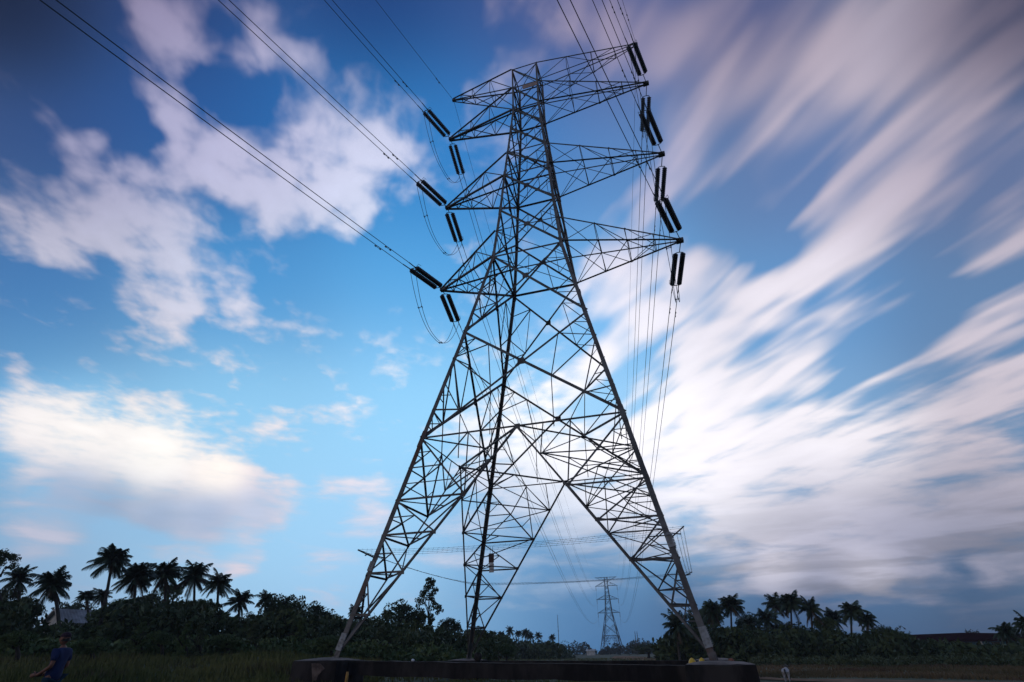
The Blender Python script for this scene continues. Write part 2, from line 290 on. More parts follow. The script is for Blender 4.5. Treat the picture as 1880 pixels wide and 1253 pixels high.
# ------------------------------------------------------------------ terrain
def sst(x, a, b):
    t = min(1, max(0, (x-a)/(b-a))); return t*t*(3-2*t)
def ground_h(x, y):
    dxx, dyy = x-CAM.x, y-CAM.y; dist = math.hypot(dxx, dyy); az = math.degrees(math.atan2(dxx, dyy))
    left = sst(-az, 16, 40) * (1 if az > -120 else 0)
    h = left*(.12*sst(dist, 6, 12) + 1.5*sst(dist, 18, 52))
    h += .05*math.sin(x*.31)*math.cos(y*.27) + .10*math.sin(x*.053+1)*math.sin(y*.047)*sst(dist, 20, 60)
    return h*1.0
def gz(px, D): p = at(px, 1200, D); return Vector((p.x, p.y, ground_h(p.x, p.y)))
mb = MB(); radii = [0, 3, 6, 9, 12, 15, 18, 21, 24, 27, 30, 34, 38, 43, 50, 58, 68, 80, 95, 115, 140, 180, 240, 330, 480, 620]
NA = 160
mb.v.append((CAM.x, CAM.y, ground_h(CAM.x, CAM.y)))
for r in radii[1:]:
    for j in range(NA):
        a = 2*math.pi*j/NA; x, y = CAM.x+r*math.sin(a), CAM.y+r*math.cos(a); mb.v.append((x, y, ground_h(x, y)))
for j in range(NA): mb.f.append((0, 1+(j+1)%NA, 1+j))
for i in range(len(radii)-2):
    for j in range(NA):
        a, b = 1+i*NA, 1+(i+1)*NA; mb.f.append((a+j, a+(j+1)%NA, b+(j+1)%NA, b+j))
tag(mb.build('ground', groundm, smooth=True), kind='structure')
def strip(name, pts, lift=.02):
    mb = MB()
    for i, (px, D, wd) in enumerate(pts):
        for s in (-1, 1):
            p = at(px, 1200, D); q = at(pts[min(i+1, len(pts)-1)][0], 1200, pts[min(i+1, len(pts)-1)][1]); o = at(pts[max(i-1,0)][0], 1200, pts[max(i-1,0)][1])
            d = (q-o); d.z = 0; d.normalize(); n = Vector((-d.y, d.x, 0))*(wd/2*s*(1+.25*math.sin(i*2.1+s)))
            x, y = p.x+n.x, p.y+n.y; mb.v.append((x, y, ground_h(x, y)+lift))
    for i in range(len(pts)-1): mb.f.append((2*i, 2*i+1, 2*i+3, 2*i+2))
    return tag(mb.build(name, dirt, smooth=True), kind='structure')
strip('path', [(1990,33,3.4),(1880,33.6,3.6),(1760,34,3.4),(1640,34.4,3.0),(1540,34.6,2.4),(1470,35,2.0),(1400,37,1.6),(1340,42,1.4),(1290,52,1.3),(1240,75,2),(1210,100,4),(1190,125,7),(1170,150,9),(1150,175,9),(1140,230,6)], .05)
strip('track', [(1045,290,5),(1062,292,7),(1085,292,7),(1105,294,5)], .08)
# ------------------------------------------------------------------ transmission tower
Z = dict(foot=0, P2=9.4, P1=16.13, low1=22.42, up1=24.75, mid12=26.74, low2=30.4, up2=32.99, mid23=36.01, low3=38.57, up3=41.45, top=44.03)
W = dict(foot=7.0, P2=5.026, P1=3.582, low1=2.337, up1=2.17, mid12=1.975, low2=1.73, up2=1.54, mid23=1.30, low3=1.13, up3=1.12, top=1.13)
SG = {'A':(-1,-1), 'D':(1,-1), 'B':(-1,1), 'C':(1,1)}
FACES = [('A','D',(0,1,0)), ('D','C',(-1,0,0)), ('C','B',(0,-1,0)), ('B','A',(1,0,0))]     # inward normals
TL = {1:6.87, 2:6.94, 3:7.08, 4:7.09}; TR = {1:9.435, 2:9.53, 3:9.58, 4:9.48}
def build_tower(tower, zt, Wd, tl, tr, heavy=1.0, detail=True, legm=steel, thinm=steel_thin):
    def N(l, k): return Vector((SG[k][0]*Wd[l], SG[k][1]*Wd[l], Z[l]+zt))
    def Lt(k, t): return N('foot', k).lerp(N('P2', k), t)
    inw = lambda k: (Vector((-SG[k][0],0,0)), Vector((0,-SG[k][1],0)))
    H = heavy
    # main legs
    order = ['foot','P2','P1','low1','mid12','low2','mid23','low3','top']
    lw = [.215,.205,.195,.18,.165,.155,.14,.13]
    for k in 'ADBC':
        m = MB(); a, b = inw(k)
        for i in range(len(order)-1):
            p, q = N(order[i],k), N(order[i+1],k)
            if i == 0: p = p + (p-q).normalized()*.25
            m.angle(p, q, lw[i]*H, a, b, th=.04*H)
            if detail:                                   # cover angle at the splice, and step bolts
                d = (q-p).normalized()
                for f in ((.0,) if i else ()):
                    c = p.lerp(q, f); m.angle(c-d*.45-a*.02-b*.02, c+d*.45-a*.02-b*.02, (lw[i]+.04), a, b, th=.045)
        m.build('leg', legm, tower)
        if detail:
            for f, ln in ((.066,.62),(.40,.55)) if k == 'D' else ((.075,.6),(.37,.4)) if k == 'A' else ():
                c = Lt(k, f); d = (Lt(k,1)-Lt(k,0)).normalized(); pm = MB()
                pm.angle(c-d*ln/2-a*.035-b*.035, c+d*ln/2-a*.035-b*.035, .255, a, b, th=.03)
                for j in range(9):
                    for s in (0, 1):
                        cc = c-d*(ln/2-.06)+d*(j*(ln-.12)/8); o = (a if s else b)*(.07 if j%2 else .19) - (b if s else a)*.04
                        pm.tube([cc+o-(b if s else a)*.0, cc+o-(b if s else a)*.03], .022, 6)
                pm.build('splice_plate', steel_light, tower)
            pm = MB(); c = N('foot', k); d = (Lt(k,1)-Lt(k,0)).normalized()
            pm.angle(c-d*.15-a*.04-b*.04, c+d*.20-a*.04-b*.04, .26, a, b, th=.03) 
            pm.build('foot_plate', legm, tower)
    # spread leg bracing under the arch
    def br(m, p, q, w, nrm):
        m.angle(p, q, w*H*.84, Vector(nrm), None, th=max(.014, w*.16)*H)
    for (k1, k2, nrm) in FACES:
        Mid = (N('P2',k1)+N('P2',k2))/2
        m = MB(); br(m, N('P2',k1), Mid, .08, nrm); br(m, Mid, N('P2',k2), .08, nrm)
        if detail: m.plate(Mid, nrm, (1,1,0), .26, .24, .03)
        m.build('arch_beam', thinm, tower)
        for k in (k1, k2):
            m = MB(); A = lambda t: N('foot',k).lerp(Mid, t); B = lambda t: Lt(k, t); top = N('P2',k)
            br(m, A(0)-(Mid-A(0)).normalized()*.1, Mid, .10, nrm)
            ts = [1/6, 1/3, 1/2, 2/3]
            for i, t in enumerate(ts):
                br(m, B(t), A(t), .09, nrm)
                if i: br(m, B(t), A(ts[i-1]), .08, nrm)
                if i and detail:
                    mid = (B(t)+A(ts[i-1]))/2; br(m, B((t+ts[i-1])/2), mid, .05, nrm); br(m, B(ts[i-1]), mid, .05, nrm)
            br(m, top, A(2/3), .10, nrm)
            Q = (top+Mid)/2
            br(m, Q, A(5/6), .06, nrm); br(m, Q, A(2/3), .07, nrm); br(m, A(5/6), (Q+Mid)/2, .05, nrm)
            dm = lambda s: top.lerp(A(2/3), s)
            br(m, B(5/6), dm(.5), .06, nrm); br(m, dm(.5), Q, .06, nrm); br(m, B(2/3), dm(.5), .06, nrm)
            if detail:
                br(m, B(11/12), dm(.25), .045, nrm); br(m, B(5/6), dm(.25), .045, nrm); br(m, B(3/4), dm(.75), .045, nrm); br(m, dm(.75), Q.lerp(A(2/3),.6), .045, nrm)
                for t in (1/3, 1/2, 2/3): m.plate(A(t), nrm, (0,0,1), .15, .17, .02)
            m.build('leg_bracing', thinm, tower)
    for k in 'ADBC':                                     # ties between the two arch chords of each leg
        m = MB(); a, b = inw(k)
        M1 = Vector((0, N('P2',k).y, Z['P2']+zt)); M2 = Vector((N('P2',k).x, 0, Z['P2']+zt)); f0 = N('foot',k)
        A1 = lambda t: f0.lerp(M1,t); A2 = lambda t: f0.lerp(M2,t); ts = [1/6,1/3,1/2,2/3]
        for i, t in enumerate(ts):
            br(m, A1(t), A2(t), .07, (0,0,1)); 
            if i: br(m, A1(t) if i%2 else A2(t), A2(ts[i-1]) if i%2 else A1(ts[i-1]), .06, (0,0,1))
            if t > .3: br(m, (A1(t)+A2(t))/2, Lt(k,t), .05, (0,0,1))
        br(m, A1(5/6), A2(5/6), .07, (0,0,1)); br(m, M1, M2, .095, (0,0,1))
        br(m, A1(5/6), A2(2/3), .06, (0,0,1)); br(m, M2, A1(5/6), .06, (0,0,1)); br(m, N('P2',k), (M1+M2)/2, .09, (0,0,1))
        br(m, (M1+M2)/2, A1(5/6), .05, (0,0,1)); br(m, (M1+M2)/2, A2(5/6), .05, (0,0,1))
        m.build('leg_tie', thinm, tower)
    # body panels, all four faces
    panels = [('P1','P2',.14,'big'),('low1','P1',.135,'mid'),('mid12','low1',.135,'up'),('low2','mid12',.14,'small'),('up2','low2',.12,'small'),('mid23','up2',.12,'small'),('low3','mid23',.12,'small'),('up3','low3',.11,'tiny'),('top','up3',.10,'tiny')]
    rings = {'P1':0, 'low1':.14, 'up1':.08, 'low2':.13, 'up2':.11, 'mid23':0, 'low3':.13, 'up3':.11, 'top':.10}
    for t, b, w, kind in panels:
        for k1, k2, nrm in FACES:
            m = MB(); nv = Vector(nrm)
            a1, b1, a2, b2 = N(t,k1), N(t,k2), N(b,k1), N(b,k2)
            w1, w2 = (a1-b1).length, (a2-b2).length; s = w1/(w1+w2); c = a1.lerp(b2, s)
            br(m, a1, b2, w, nrm); br(m, b1+nv*.03, a2+nv*.03, w*.92, nrm)
            if detail: m.plate(c, nrm, (0,0,1), .3*w/.12, .3*w/.12, .05)
            for p1, p2 in ((a1,a2),(b1,b2)):
                L = lambda f: p1.lerp(p2, f)
                if kind == 'big':
                    n1, n2, mm = p2.lerp(c,.36), p2.lerp(c,.68), p1.lerp(c,.45)
                    for u, v, ww in ((L(.76),n1,.08),(L(.5),n1,.07),(L(.27),n1,.07),(L(.27),n2,.08),(L(.27),mm,.06),(mm,n2,.06),(L(.88),n1.lerp(p2,.5),.05),(L(.76),n1.lerp(p2,.5),.05),(L(.63),L(.5).lerp(n1,.5),.045),(L(.13),mm.lerp(p1,.5),.05),(L(.27),mm.lerp(p1,.5),.05)): br(m, u, v, ww, nrm)
                    bm = n2.copy(); bm.z = a2.z; br(m, n2, bm, .05, nrm); bm2 = p2.lerp((a2+b2)/2,.5); br(m, n1, bm2, .05, nrm)
                elif kind == 'mid':
                    m1, m2 = p1.lerp(c,.5), p2.lerp(c,.5)
                    for u, v, ww in ((L(.5),m1,.07),(L(.5),m2,.07),(m1,m2,.055),(L(.75),m2,.055),(L(.25),m1,.055),(L(.75),p2.lerp(c,.25),.045)): br(m, u, v, ww, nrm)
                elif kind in ('up','small'):
                    m1, m2 = p1.lerp(c,.5), p2.lerp(c,.5)
                    for u, v, ww in ((L(s),m1,.05),(L(s),m2,.05)) + (((m1,m2,.045),) if kind=='up' or nrm[1] else ()): br(m, u, v, ww, nrm)
            if kind == 'big':
                h1, h2 = a1.lerp(c,.45), b1.lerp(c,.45); br(m, h1, h2, .06, nrm) if nrm[0] else None
            m.build('face_bracing', thinm, tower)
    for l, w in rings.items():
        if not w: continue
        m = MB()
        for k1, k2, nrm in FACES: br(m, N(l,k1), N(l,k2), w, (0,0,-1))
        br(m, N(l,'A'), N(l,'C'), .06, (0,0,-1))
        if l in ('low1','low2','low3','top'): br(m, N(l,'B')+Vector((0,0,.05)), N(l,'D')+Vector((0,0,.05)), .06, (0,0,-1))
        m.build('cross_frame', thinm, tower)
    # half-height frame across the wide body
    m = MB(); l = .5
    P = [N('P1',k).lerp(N('P2',k), .27) for k in 'ADCB']
    Q = [(N('P1',a)+N('P1',b))/2 for a, b, _ in FACES]
    # cross arms
    tips = {}
    for side, ks, tt in ((-1,('A','B'),tl),(1,('D','C'),tr)):
        for n in (1,2,3,4):
            lo, up = ({1:('low1','up1'),2:('low2','up2'),3:('low3','up3'),4:('up3','top')})[n]
            if n < 4: T = Vector((side*tt[n], 0, Z[lo]+zt)); lo_ = lo; up_ = up
            else: T = Vector((side*tt[n], 0, Z['top']-.06+zt)); lo_, up_ = lo, up
            tips[(side,n)] = T; m = MB()
            a, b, c, d = N(lo_,ks[0]), N(lo_,ks[1]), N(up_,ks[0]), N(up_,ks[1])
            cw = .125 if n < 4 else .09
            Tu = T+Vector((0,0,.10)); Td = T-Vector((0,0,.04)); e = Vector((0,.09,0))
            ch = [(a,Td-e),(b,Td+e),(c,Tu-e),(d,Tu+e)]
            for i, (p, q) in enumerate(ch): br(m, p, q, cw*(1.15 if (i<2)==(n<4) else .9), (0,0,1) if i<2 else (0,0,-1))
            F = [.0,.30,.55,.78] if side > 0 else [.0,.36,.66,.86]
            pt = lambda i, f: ch[i][0].lerp(ch[i][1], f)
            for j in range(1, len(F)):
                f, g_ = F[j], F[j-1]
                br(m, pt(0,f), pt(2,f), .05, (0,1,0)); br(m, pt(1,f), pt(3,f), .05, (0,1,0))
                br(m, pt(0,f), pt(1,f), .06, (0,0,1)); br(m, pt(2,f), pt(3,f), .045, (0,0,1))
                if j%2: br(m, pt(0,g_), pt(1,f), .065, (0,0,1)); br(m, pt(2,f), pt(0,g_), .06, (0,1,0)); br(m, pt(3,f), pt(1,g_), .06, (0,1,0))
                else: br(m, pt(1,g_), pt(0,f), .065, (0,0,1)); br(m, pt(0,f), pt(2,g_), .06, (0,1,0)); br(m, pt(1,f), pt(3,g_), .06, (0,1,0))
                if side > 0 and n < 4: br(m, pt(2,g_), pt(3,f), .05, (0,0,1)); br(m, pt(1,g_), pt(0,f), .05, (0,0,1))
            arm = m.build('cross_arm', thinm, tower)
            m = MB(); sz = .17 if n < 4 else .12
            m.hexa([(T.x-sz*side*1.6,-sz,T.z-.10),(T.x+sz*side,-sz*.8,T.z-.10),(T.x+sz*side,sz*.8,T.z-.10),(T.x-sz*side*1.6,sz,T.z-.10),
                    (T.x-sz*side*1.6,-sz,T.z+.14),(T.x+sz*side,-sz*.8,T.z+.14),(T.x+sz*side,sz*.8,T.z+.14),(T.x-sz*side*1.6,sz,T.z+.14)])
            m.build('tip_plate', thinm, arm)
    return tips
tower = thing('transmission_tower', 'huge grey steel lattice pylon on four spread legs, nearest and tallest, holding all the wires', 'pylon', (0,0,0))
tips = build_tower(tower, ZT, W, TL, TR)
zt = ZT
# name plate near the top, warning plates on the far leg, barbed wire guard
m = MB(); m.plate((.45,-1.2,40.95+ZT), (0,-1,0), (1,0,0), 1.25, .5, .03); tag(m.build('number_plate', signp, tower), 'faded pinkish blank plate between the top legs')
def legp(k, t): return Vector((SG[k][0]*(7-1.974*t), SG[k][1]*(7-1.974*t), 9.4*t+ZT))
bpos = at_y(902, 1030, 5.6)
m = MB(); m.plate(bpos+Vector((0,0,.17)), (0,-1,0), (1,0,0), .34, .52, .03); m.tube([bpos+Vector((-.08,0,.4)), bpos+Vector((-.08,0,.85))], .012, 4); m.tube([bpos+Vector((.08,0,.4)), bpos+Vector((.08,0,.85))], .012, 4)
sp = m.build('warning_sign', signd, tower)
m = MB(); m.plate(bpos+Vector((.02,.0,-.42)), (0,-1,0), (1,0,0), .30, .5, .03); m.plate(bpos+Vector((0,-.02,-.13)), (0,-1,0), (1,0,0), .3, .07, .03); m.build('lower_plate', signw, sp)
guard = MB(); gp = {}
for k in 'ADCB':
    c = legp(k, .41); o = Vector((SG[k][0], SG[k][1], 0)).normalized()
    a, b = Vector((SG[k][0],0,0)), Vector((0,SG[k][1],0))
    mm = MB(); U_ = Vector((0,0,.30)); mm.angle(c-o*.2-U_*.3, c+o*.7+U_*.8, .05, (0,0,-1)); mm.angle(c+o*.3+U_*.2-a*.16+b*.16, c+o*.3+U_*.2+a*.16-b*.16, .04, (0,0,-1))
    mm.build('guard_bracket', thinm if False else steel_thin, tower)
    gp[k] = [c + o*s + U_*(s/.85) for s in (.1,.3,.5,.68)]
for k1, k2, _ in FACES:
    mm = MB()
    for i in range(4):
        p, q = gp[k1][i], gp[k2][i]; L = (q-p).length; n = 40; pts = []
        for j in range(n+1):
            pts.append(p.lerp(q, j/n) - Vector((0,0,.10*4*(j/n)*(1-j/n)*(1+.35*i))) + Vector((0,0,.012*random.uniform(-1,1))))
        mm.tube(pts, .0055, 3)
        for j in range(1, int(L/.22)):
            f = j*.22/L; c = p.lerp(q, f)-Vector((0,0,.10*4*f*(1-f)*(1+.35*i))); d = Vector((random.uniform(-1,1), random.uniform(-1,1), random.uniform(-1,1))).normalized()*.035
            mm.tube([c-d, c+d], .005, 3)
    mm.build('barbed_wire', wirem, tower)
# ------------------------------------------------------------------ footing
fnd = thing('tower_footing', 'low dark stained concrete footing of pads and tie beams under the nearest pylon', 'foundation', (0,0,0))
ptop = {'A': at_y(610,1210,-7).z, 'D': at_y(1330,1216,-7).z, 'B': at_y(858,1211,7).z, 'C': at_y(1300,1210,7).z}
for k in 'ABCD':
    x, y = SG[k][0]*7.05, SG[k][1]*7.05; t = ptop[k]; h, h2 = (1.0, 1.08) if k in 'DC' else (.95,1.02)
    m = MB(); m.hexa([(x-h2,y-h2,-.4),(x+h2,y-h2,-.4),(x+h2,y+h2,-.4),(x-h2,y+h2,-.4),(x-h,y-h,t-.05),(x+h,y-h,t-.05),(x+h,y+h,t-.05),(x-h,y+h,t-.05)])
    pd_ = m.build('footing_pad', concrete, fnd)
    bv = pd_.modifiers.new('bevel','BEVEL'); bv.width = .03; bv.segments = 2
    m = MB()                                   # mortar cap, paler than the pad sides, slightly domed under the leg
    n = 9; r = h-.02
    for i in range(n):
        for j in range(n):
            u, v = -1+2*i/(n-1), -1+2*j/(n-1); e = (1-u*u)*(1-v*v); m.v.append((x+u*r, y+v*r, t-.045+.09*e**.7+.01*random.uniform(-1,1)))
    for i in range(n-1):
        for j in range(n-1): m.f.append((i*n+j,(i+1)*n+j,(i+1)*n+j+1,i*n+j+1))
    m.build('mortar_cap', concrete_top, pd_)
for k1, k2 in (('A','D'),('B','C'),('A','B'),('D','C')):
    p, q = Vector((SG[k1][0]*7.05, SG[k1][1]*7.05, ptop[k1]-.05)), Vector((SG[k2][0]*7.05, SG[k2][1]*7.05, ptop[k2]-.05)); d = (q-p); d.z = 0; d.normalize(); p += d*1.0; q -= d*1.0
    n = Vector((-d.y, d.x, 0))*.26; m = MB()
    segs = 14; rows = []
    for i in range(segs+1):
        c = p.lerp(q, i/segs); c.z += -.03+.012*random.uniform(-1,1); bt = c.z-.46+.02*math.sin(i*2.3)
        rows.append([c+n, c-n, Vector((c.x-n.x, c.y-n.y, bt)), Vector((c.x+n.x, c.y+n.y, bt))])
    for rw in rows: m.v.extend([tuple(v) for v in rw])
    for i in range(segs):
        for j in range(4): m.f.append((4*i+j, 4*i+(j+1)%4, 4*i+4+(j+1)%4, 4*i+4+j))
    m.build('tie_beam', concrete, fnd)
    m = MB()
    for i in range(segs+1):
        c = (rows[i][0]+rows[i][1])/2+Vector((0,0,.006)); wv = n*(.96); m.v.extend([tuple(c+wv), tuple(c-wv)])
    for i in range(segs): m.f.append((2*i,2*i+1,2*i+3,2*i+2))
    m.build('beam_capping', concrete if k1=='B' else mat('pale_cap_'+k1+k2, (.055,.042,.036), (.10,.075,.062), 1.5, .95), fnd)  # capping strip, paler than the beam except on the back one
m = MB(); pts = [(572,1218),(588,1219),(596,1228),(590,1234),(584,1240),(580,1250),(573,1250)]
fy = -8.0-.035
P_ = [at_y(px, py, fy) for px, py in pts]; n_ = len(P_)
m.v = [tuple(p) for p in P_] + [(p.x, p.y+.10, p.z) for p in P_]; m.f = [tuple(range(n_))] + [(i,(i+1)%n_,n_+(i+1)%n_,n_+i) for i in range(n_)]
m.build('spalled_patch', mat('bare_cement', (.16,.12,.10), (.07,.05,.045), 5, .95), fnd)
# ------------------------------------------------------------------ small things on the footing
def dome(m, c, r, h, n=12, k=5, squash=1.0):
    b = len(m.v)
    for i in range(k):
        a = i/(k-1)*math.pi/2*.98
        for j in range(n):
            t = 2*math.pi*j/n; m.v.append((c[0]+r*math.cos(a)*math.cos(t), c[1]+r*squash*math.cos(a)*math.sin(t), c[2]+h*math.sin(a)))
    for i in range(k-1):
        for j in range(n): m.f.append((b+i*n+j, b+i*n+(j+1)%n, b+(i+1)*n+(j+1)%n, b+(i+1)*n+j))
    m.f.append(tuple(b+(k-1)*n+j for j in range(n)))
for px, yy, lab in ((1271,-6.9,'round yellow hard hat with red rim on the tie beam, left one of the two'), (1289,-6.9,'slightly narrower yellow hard hat beside the right footing pad, right one of the two')):
    c = at_y(px, 1216, yy); c.z = ptop['D']-.085
    hat = thing('hard_hat', lab, 'hard hat', c, 'yellow hard hats on the footing')
    s = 1 if px < 1280 else .88
    m = MB(); dome(m, (0,0,.03), .125*s, .17); m.tube([(-.11*s,0,.06),(-.06,0,.17),(0,0,.205),(.06,0,.17),(.11*s,0,.06)], .012, 5); m.build('shell', yellow, hat, True)
    m = MB(); m.tube([(.15*s*math.cos(a*math.pi/8), .15*s*math.sin(a*math.pi/8), .02) for a in range(17)], .02, 6); m.build('brim', orange, hat, True)
def rock(name, label, cat, c, r, m_, seed=1, sq=.8):
    m = MB(); n, k = 12, 8; rr = random.Random(seed)
    for i in range(k+1):
        a = math.pi*i/k
        for j in range(n):
            t = 2*math.pi*j/n; q = r*(1+.22*math.sin(3*t+seed)*math.sin(a)+.12*rr.uniform(-1,1))
            m.v.append((q*math.sin(a)*math.cos(t), q*math.sin(a)*math.sin(t), q*sq*math.cos(a)+r*sq*.8))
    for i in range(k):
        for j in range(n): m.f.append((i*n+j,(i+1)*n+j,(i+1)*n+(j+1)%n,i*n+(j+1)%n))
    o = m.build(name, m_, None, True); o.location = c; return tag(o, label, cat)
c = at_y(878,1213,6.2); rock('stone', 'dark round stone lying on the footing beside the far middle leg', 'stone', (c.x,c.y,ptop['B']-.05), .22, rockm, 3, 1.0)
c = at_y(1338,1212,-7); rock('brick_piece', 'small reddish brick piece on the right footing pad behind the leg foot', 'brick', (-7+14.45,-6.5,ptop['D']-.03), .09, mat('brick_red',(.28,.12,.08),(.2,.08,.05),6,.9), 5)
c = at_y(758,1212,-7.1); rock('white_stone', 'tiny bright white stone on top of the front tie beam', 'stone', (c.x,c.y,at_y(758,1213,-7.1).z-.03), .055, mat('white_paint',(.85,.85,.85),(.75,.75,.75),6,.6), 8)
p = gz(1470, 44); rock('clod', 'small dark clod of earth in the short grass right of the goat', 'clod', p, .14, rockm, 11, .5)
m = MB(); m.tube([(0,0,-.1),(.01,0,.25),(0,.01,.42)], [.055,.05,.04], 8); o = m.build('marker_stub', mat('ochre_paint',(.45,.24,.06),(.3,.16,.05),5,.8), None, True)
p = at_y(636,1247,-9.5); o.location = (p.x,p.y,p.z-.22); tag(o, 'short ochre marker stub in the grass before the front beam', 'marker')
# ------------------------------------------------------------------ insulators and wires
FT = Vector((CAM.x+395*math.sin(math.radians(-8.4)), CAM.y+395*math.cos(math.radians(8.4)), 0))
NEAR = {(-1,1):(-.145,.165),(-1,2):(-.208,.115),(-1,3):(-.200,.11),(-1,4):(-.148,.195),(1,1):(-.232,.01),(1,2):(-.22,.03),(1,3):(-.208,.17),(1,4):(-.164,.055)}
FW, FSC = 7.3, 1.0
def far_tip(side, n): 
    zz = {1:22.42,2:30.4,3:38.57,4:43.97}[n]+ZT
    return FT + Vector((side*FW*(.98 if n!=4 else .97), 0, zz-(2.6 if n<4 else 0)))
H1, SL = {-1:.45, 1:1.0}, 2.9
disc = MB(); nd = 17; prof = []
for i in range(nd):
    z0 = i*SL/nd; prof += [(z0, .045), (z0+.05, .05), (z0+.085, .175), (z0+.105, .17), (z0+.11, .05)]
prof.append((SL, .045)); ns = 10
for z_, r_ in prof:
    for j in range(ns): a = 2*math.pi*j/ns; disc.v.append((z_, r_*math.cos(a), r_*math.sin(a)))
for i in range(len(prof)-1):
    for j in range(ns): disc.f.append((i*ns+j, i*ns+(j+1)%ns, (i+1)*ns+(j+1)%ns, (i+1)*ns+j))
disc_me = disc.mesh('disc_string', porcelain, True)
LEV = {1:'lowest', 2:'middle', 3:'upper', 4:'topmost'}; SIDE = {-1:'left', 1:'right'}
ends = {}
for (side, n), T in tips.items():
    if n == 4: continue
    for way in ('near','far'):
        if way == 'near':
            ph, a = NEAR[(side,n)]; d = Vector((math.sin(ph), -math.cos(ph), -a)).normalized()
        else:
            F = far_tip(side,n); d = (F-T); L = math.hypot(d.x,d.y); d = Vector((d.x/L, d.y/L, (F.z-T.z)/L-4*10.5/L)).normalized()
        lat = Vector((d.y, -d.x, 0)).normalized(); upv = lat.cross(d); 
        ins = thing('insulator_set', 'twin dark insulator strings at the %s %s arm tip, pulled %s' % (LEV[n], SIDE[side], 'toward the viewer' if way=='near' else 'away from the viewer'), 'insulator', T, 'twin insulator strings on the arm tips')
        h = H1[side]; sep_ = .235
        for s in (-1, 1):
            o = link('disc_string', disc_me, ins); Mx = Matrix((d, lat, upv)).transposed().to_4x4(); Mx.translation = d*(h+.12) + lat*(s*sep_); o.matrix_local = Mx
        m = MB(); m.tube([d*.05, d*h], .028, 6); m.tube([d*.1+upv*.06, d*.25+upv*.06, d*.25-upv*.06, d*.1-upv*.06, d*.1+upv*.06], .018, 5); m.build('link', steel_thin, ins)
        for q0 in (h+.04, h+.12+SL+.06):
            m = MB(); e0 = q0; dd = -1 if q0 == h+.04 else 1
            pts = [d*(e0)+lat*(-sep_), d*(e0+dd*-.0)+lat*(-sep_*.6)+d*(dd*.03), d*(e0+dd*.05), d*(e0)+lat*(sep_*.6)+d*(dd*.03), d*e0+lat*sep_]
            m.tube(pts, .03, 6); m.tube([d*e0+lat*sep_, d*(e0-dd*.1)+lat*sep_], .025, 6); m.tube([d*e0-lat*sep_, d*(e0-dd*.1)-lat*sep_], .025, 6); m.build('yoke', steel_thin, ins)
        e = h+.12+SL+.1
        m = MB(); 
        for s in (-1, 1):
            m.tube([d*(e-.05)+lat*(s*sep_), d*(e+.15)+lat*(s*sep_*.85), d*(e+.75)+lat*(s*.22)], .034, 6)
            m.tube([d*(e+.02)+lat*(s*(sep_+.02)), d*(e-.05)+lat*(s*(sep_+.16))+upv*.22, d*(e-.35)+lat*(s*(sep_+.16))+upv*.24], .014, 5)
        m.build('dead_end_clamp', steel_thin, ins)
        ends[(side,n,way)] = (T+d*(e+.75), d, lat)
def wire(name, pts, r, label, cat, group, n=4):
    m = MB(); o0 = Vector(pts[0]); m.tube([Vector(p)-o0 for p in pts], r, n)
    o = m.build(name, wirem); o.location = o0; return tag(o, label, cat, group)
def damper(parent, base, p, d, r=.012):
    m = MB(); p = p-base; m.tube([p-Vector((0,0,.0)), p-Vector((0,0,.09))], .02, 5); m.tube([p-d*.22-Vector((0,0,.09)), p+d*.22-Vector((0,0,.09))], .012, 4)
    for s in (-1,1): m.tube([p+d*(s*.15)-Vector((0,0,.09)), p+d*(s*.27)-Vector((0,0,.09))], .042, 7)
    m.build('damper', steel_thin, parent)
WS = {-1:'left-hand', 1:'right-hand'}
for (side, n, way), (P, d, lat) in ends.items():
    for s in (-1, 1):
        p0 = P+lat*(s*.22); pts = []
        if way == 'near':
            dh = Vector((d.x, d.y, 0)); 
            for t in [0,1,2,4,6,8,11,14,18,23,30,40,55,75,100,140,180]:
                q = p0+dh*t; q.z = p0.z + d.z*t + 1.15*abs(.0005)*t*t; pts.append(q)
        else:
            F = far_tip(side,n)+Vector((s*.22,0,0)); N_ = 60; L = (F-p0).length; dn = (F-p0)
            for i in range(N_+1):
                f = (i/N_)**1.35; q = p0+dn*f; q.z -= 4*10.0*f*(1-f); pts.append(q)
        wn_ = 'inner' if (s*side*(1 if way=='near' else -1)) > 0 else 'outer'
        o = wire('conductor', pts, .021 if way=='near' else .024,
                 '%s twin wire of the %s %s arm, %s' % (wn_, LEV[n], SIDE[side], 'coming overhead toward the viewer' if way=='near' else 'running away to the distant pylon'), 'power line', 'conductors coming overhead' if way=='near' else 'conductors running to the distant pylon', 5)
        for tt in ((2.1,) if s < 0 else (2.5,)) if way=='near' else ((1.8,) if s<0 else (2.3,)):
            damper(o, Vector(pts[0]), p0+d*tt, d)
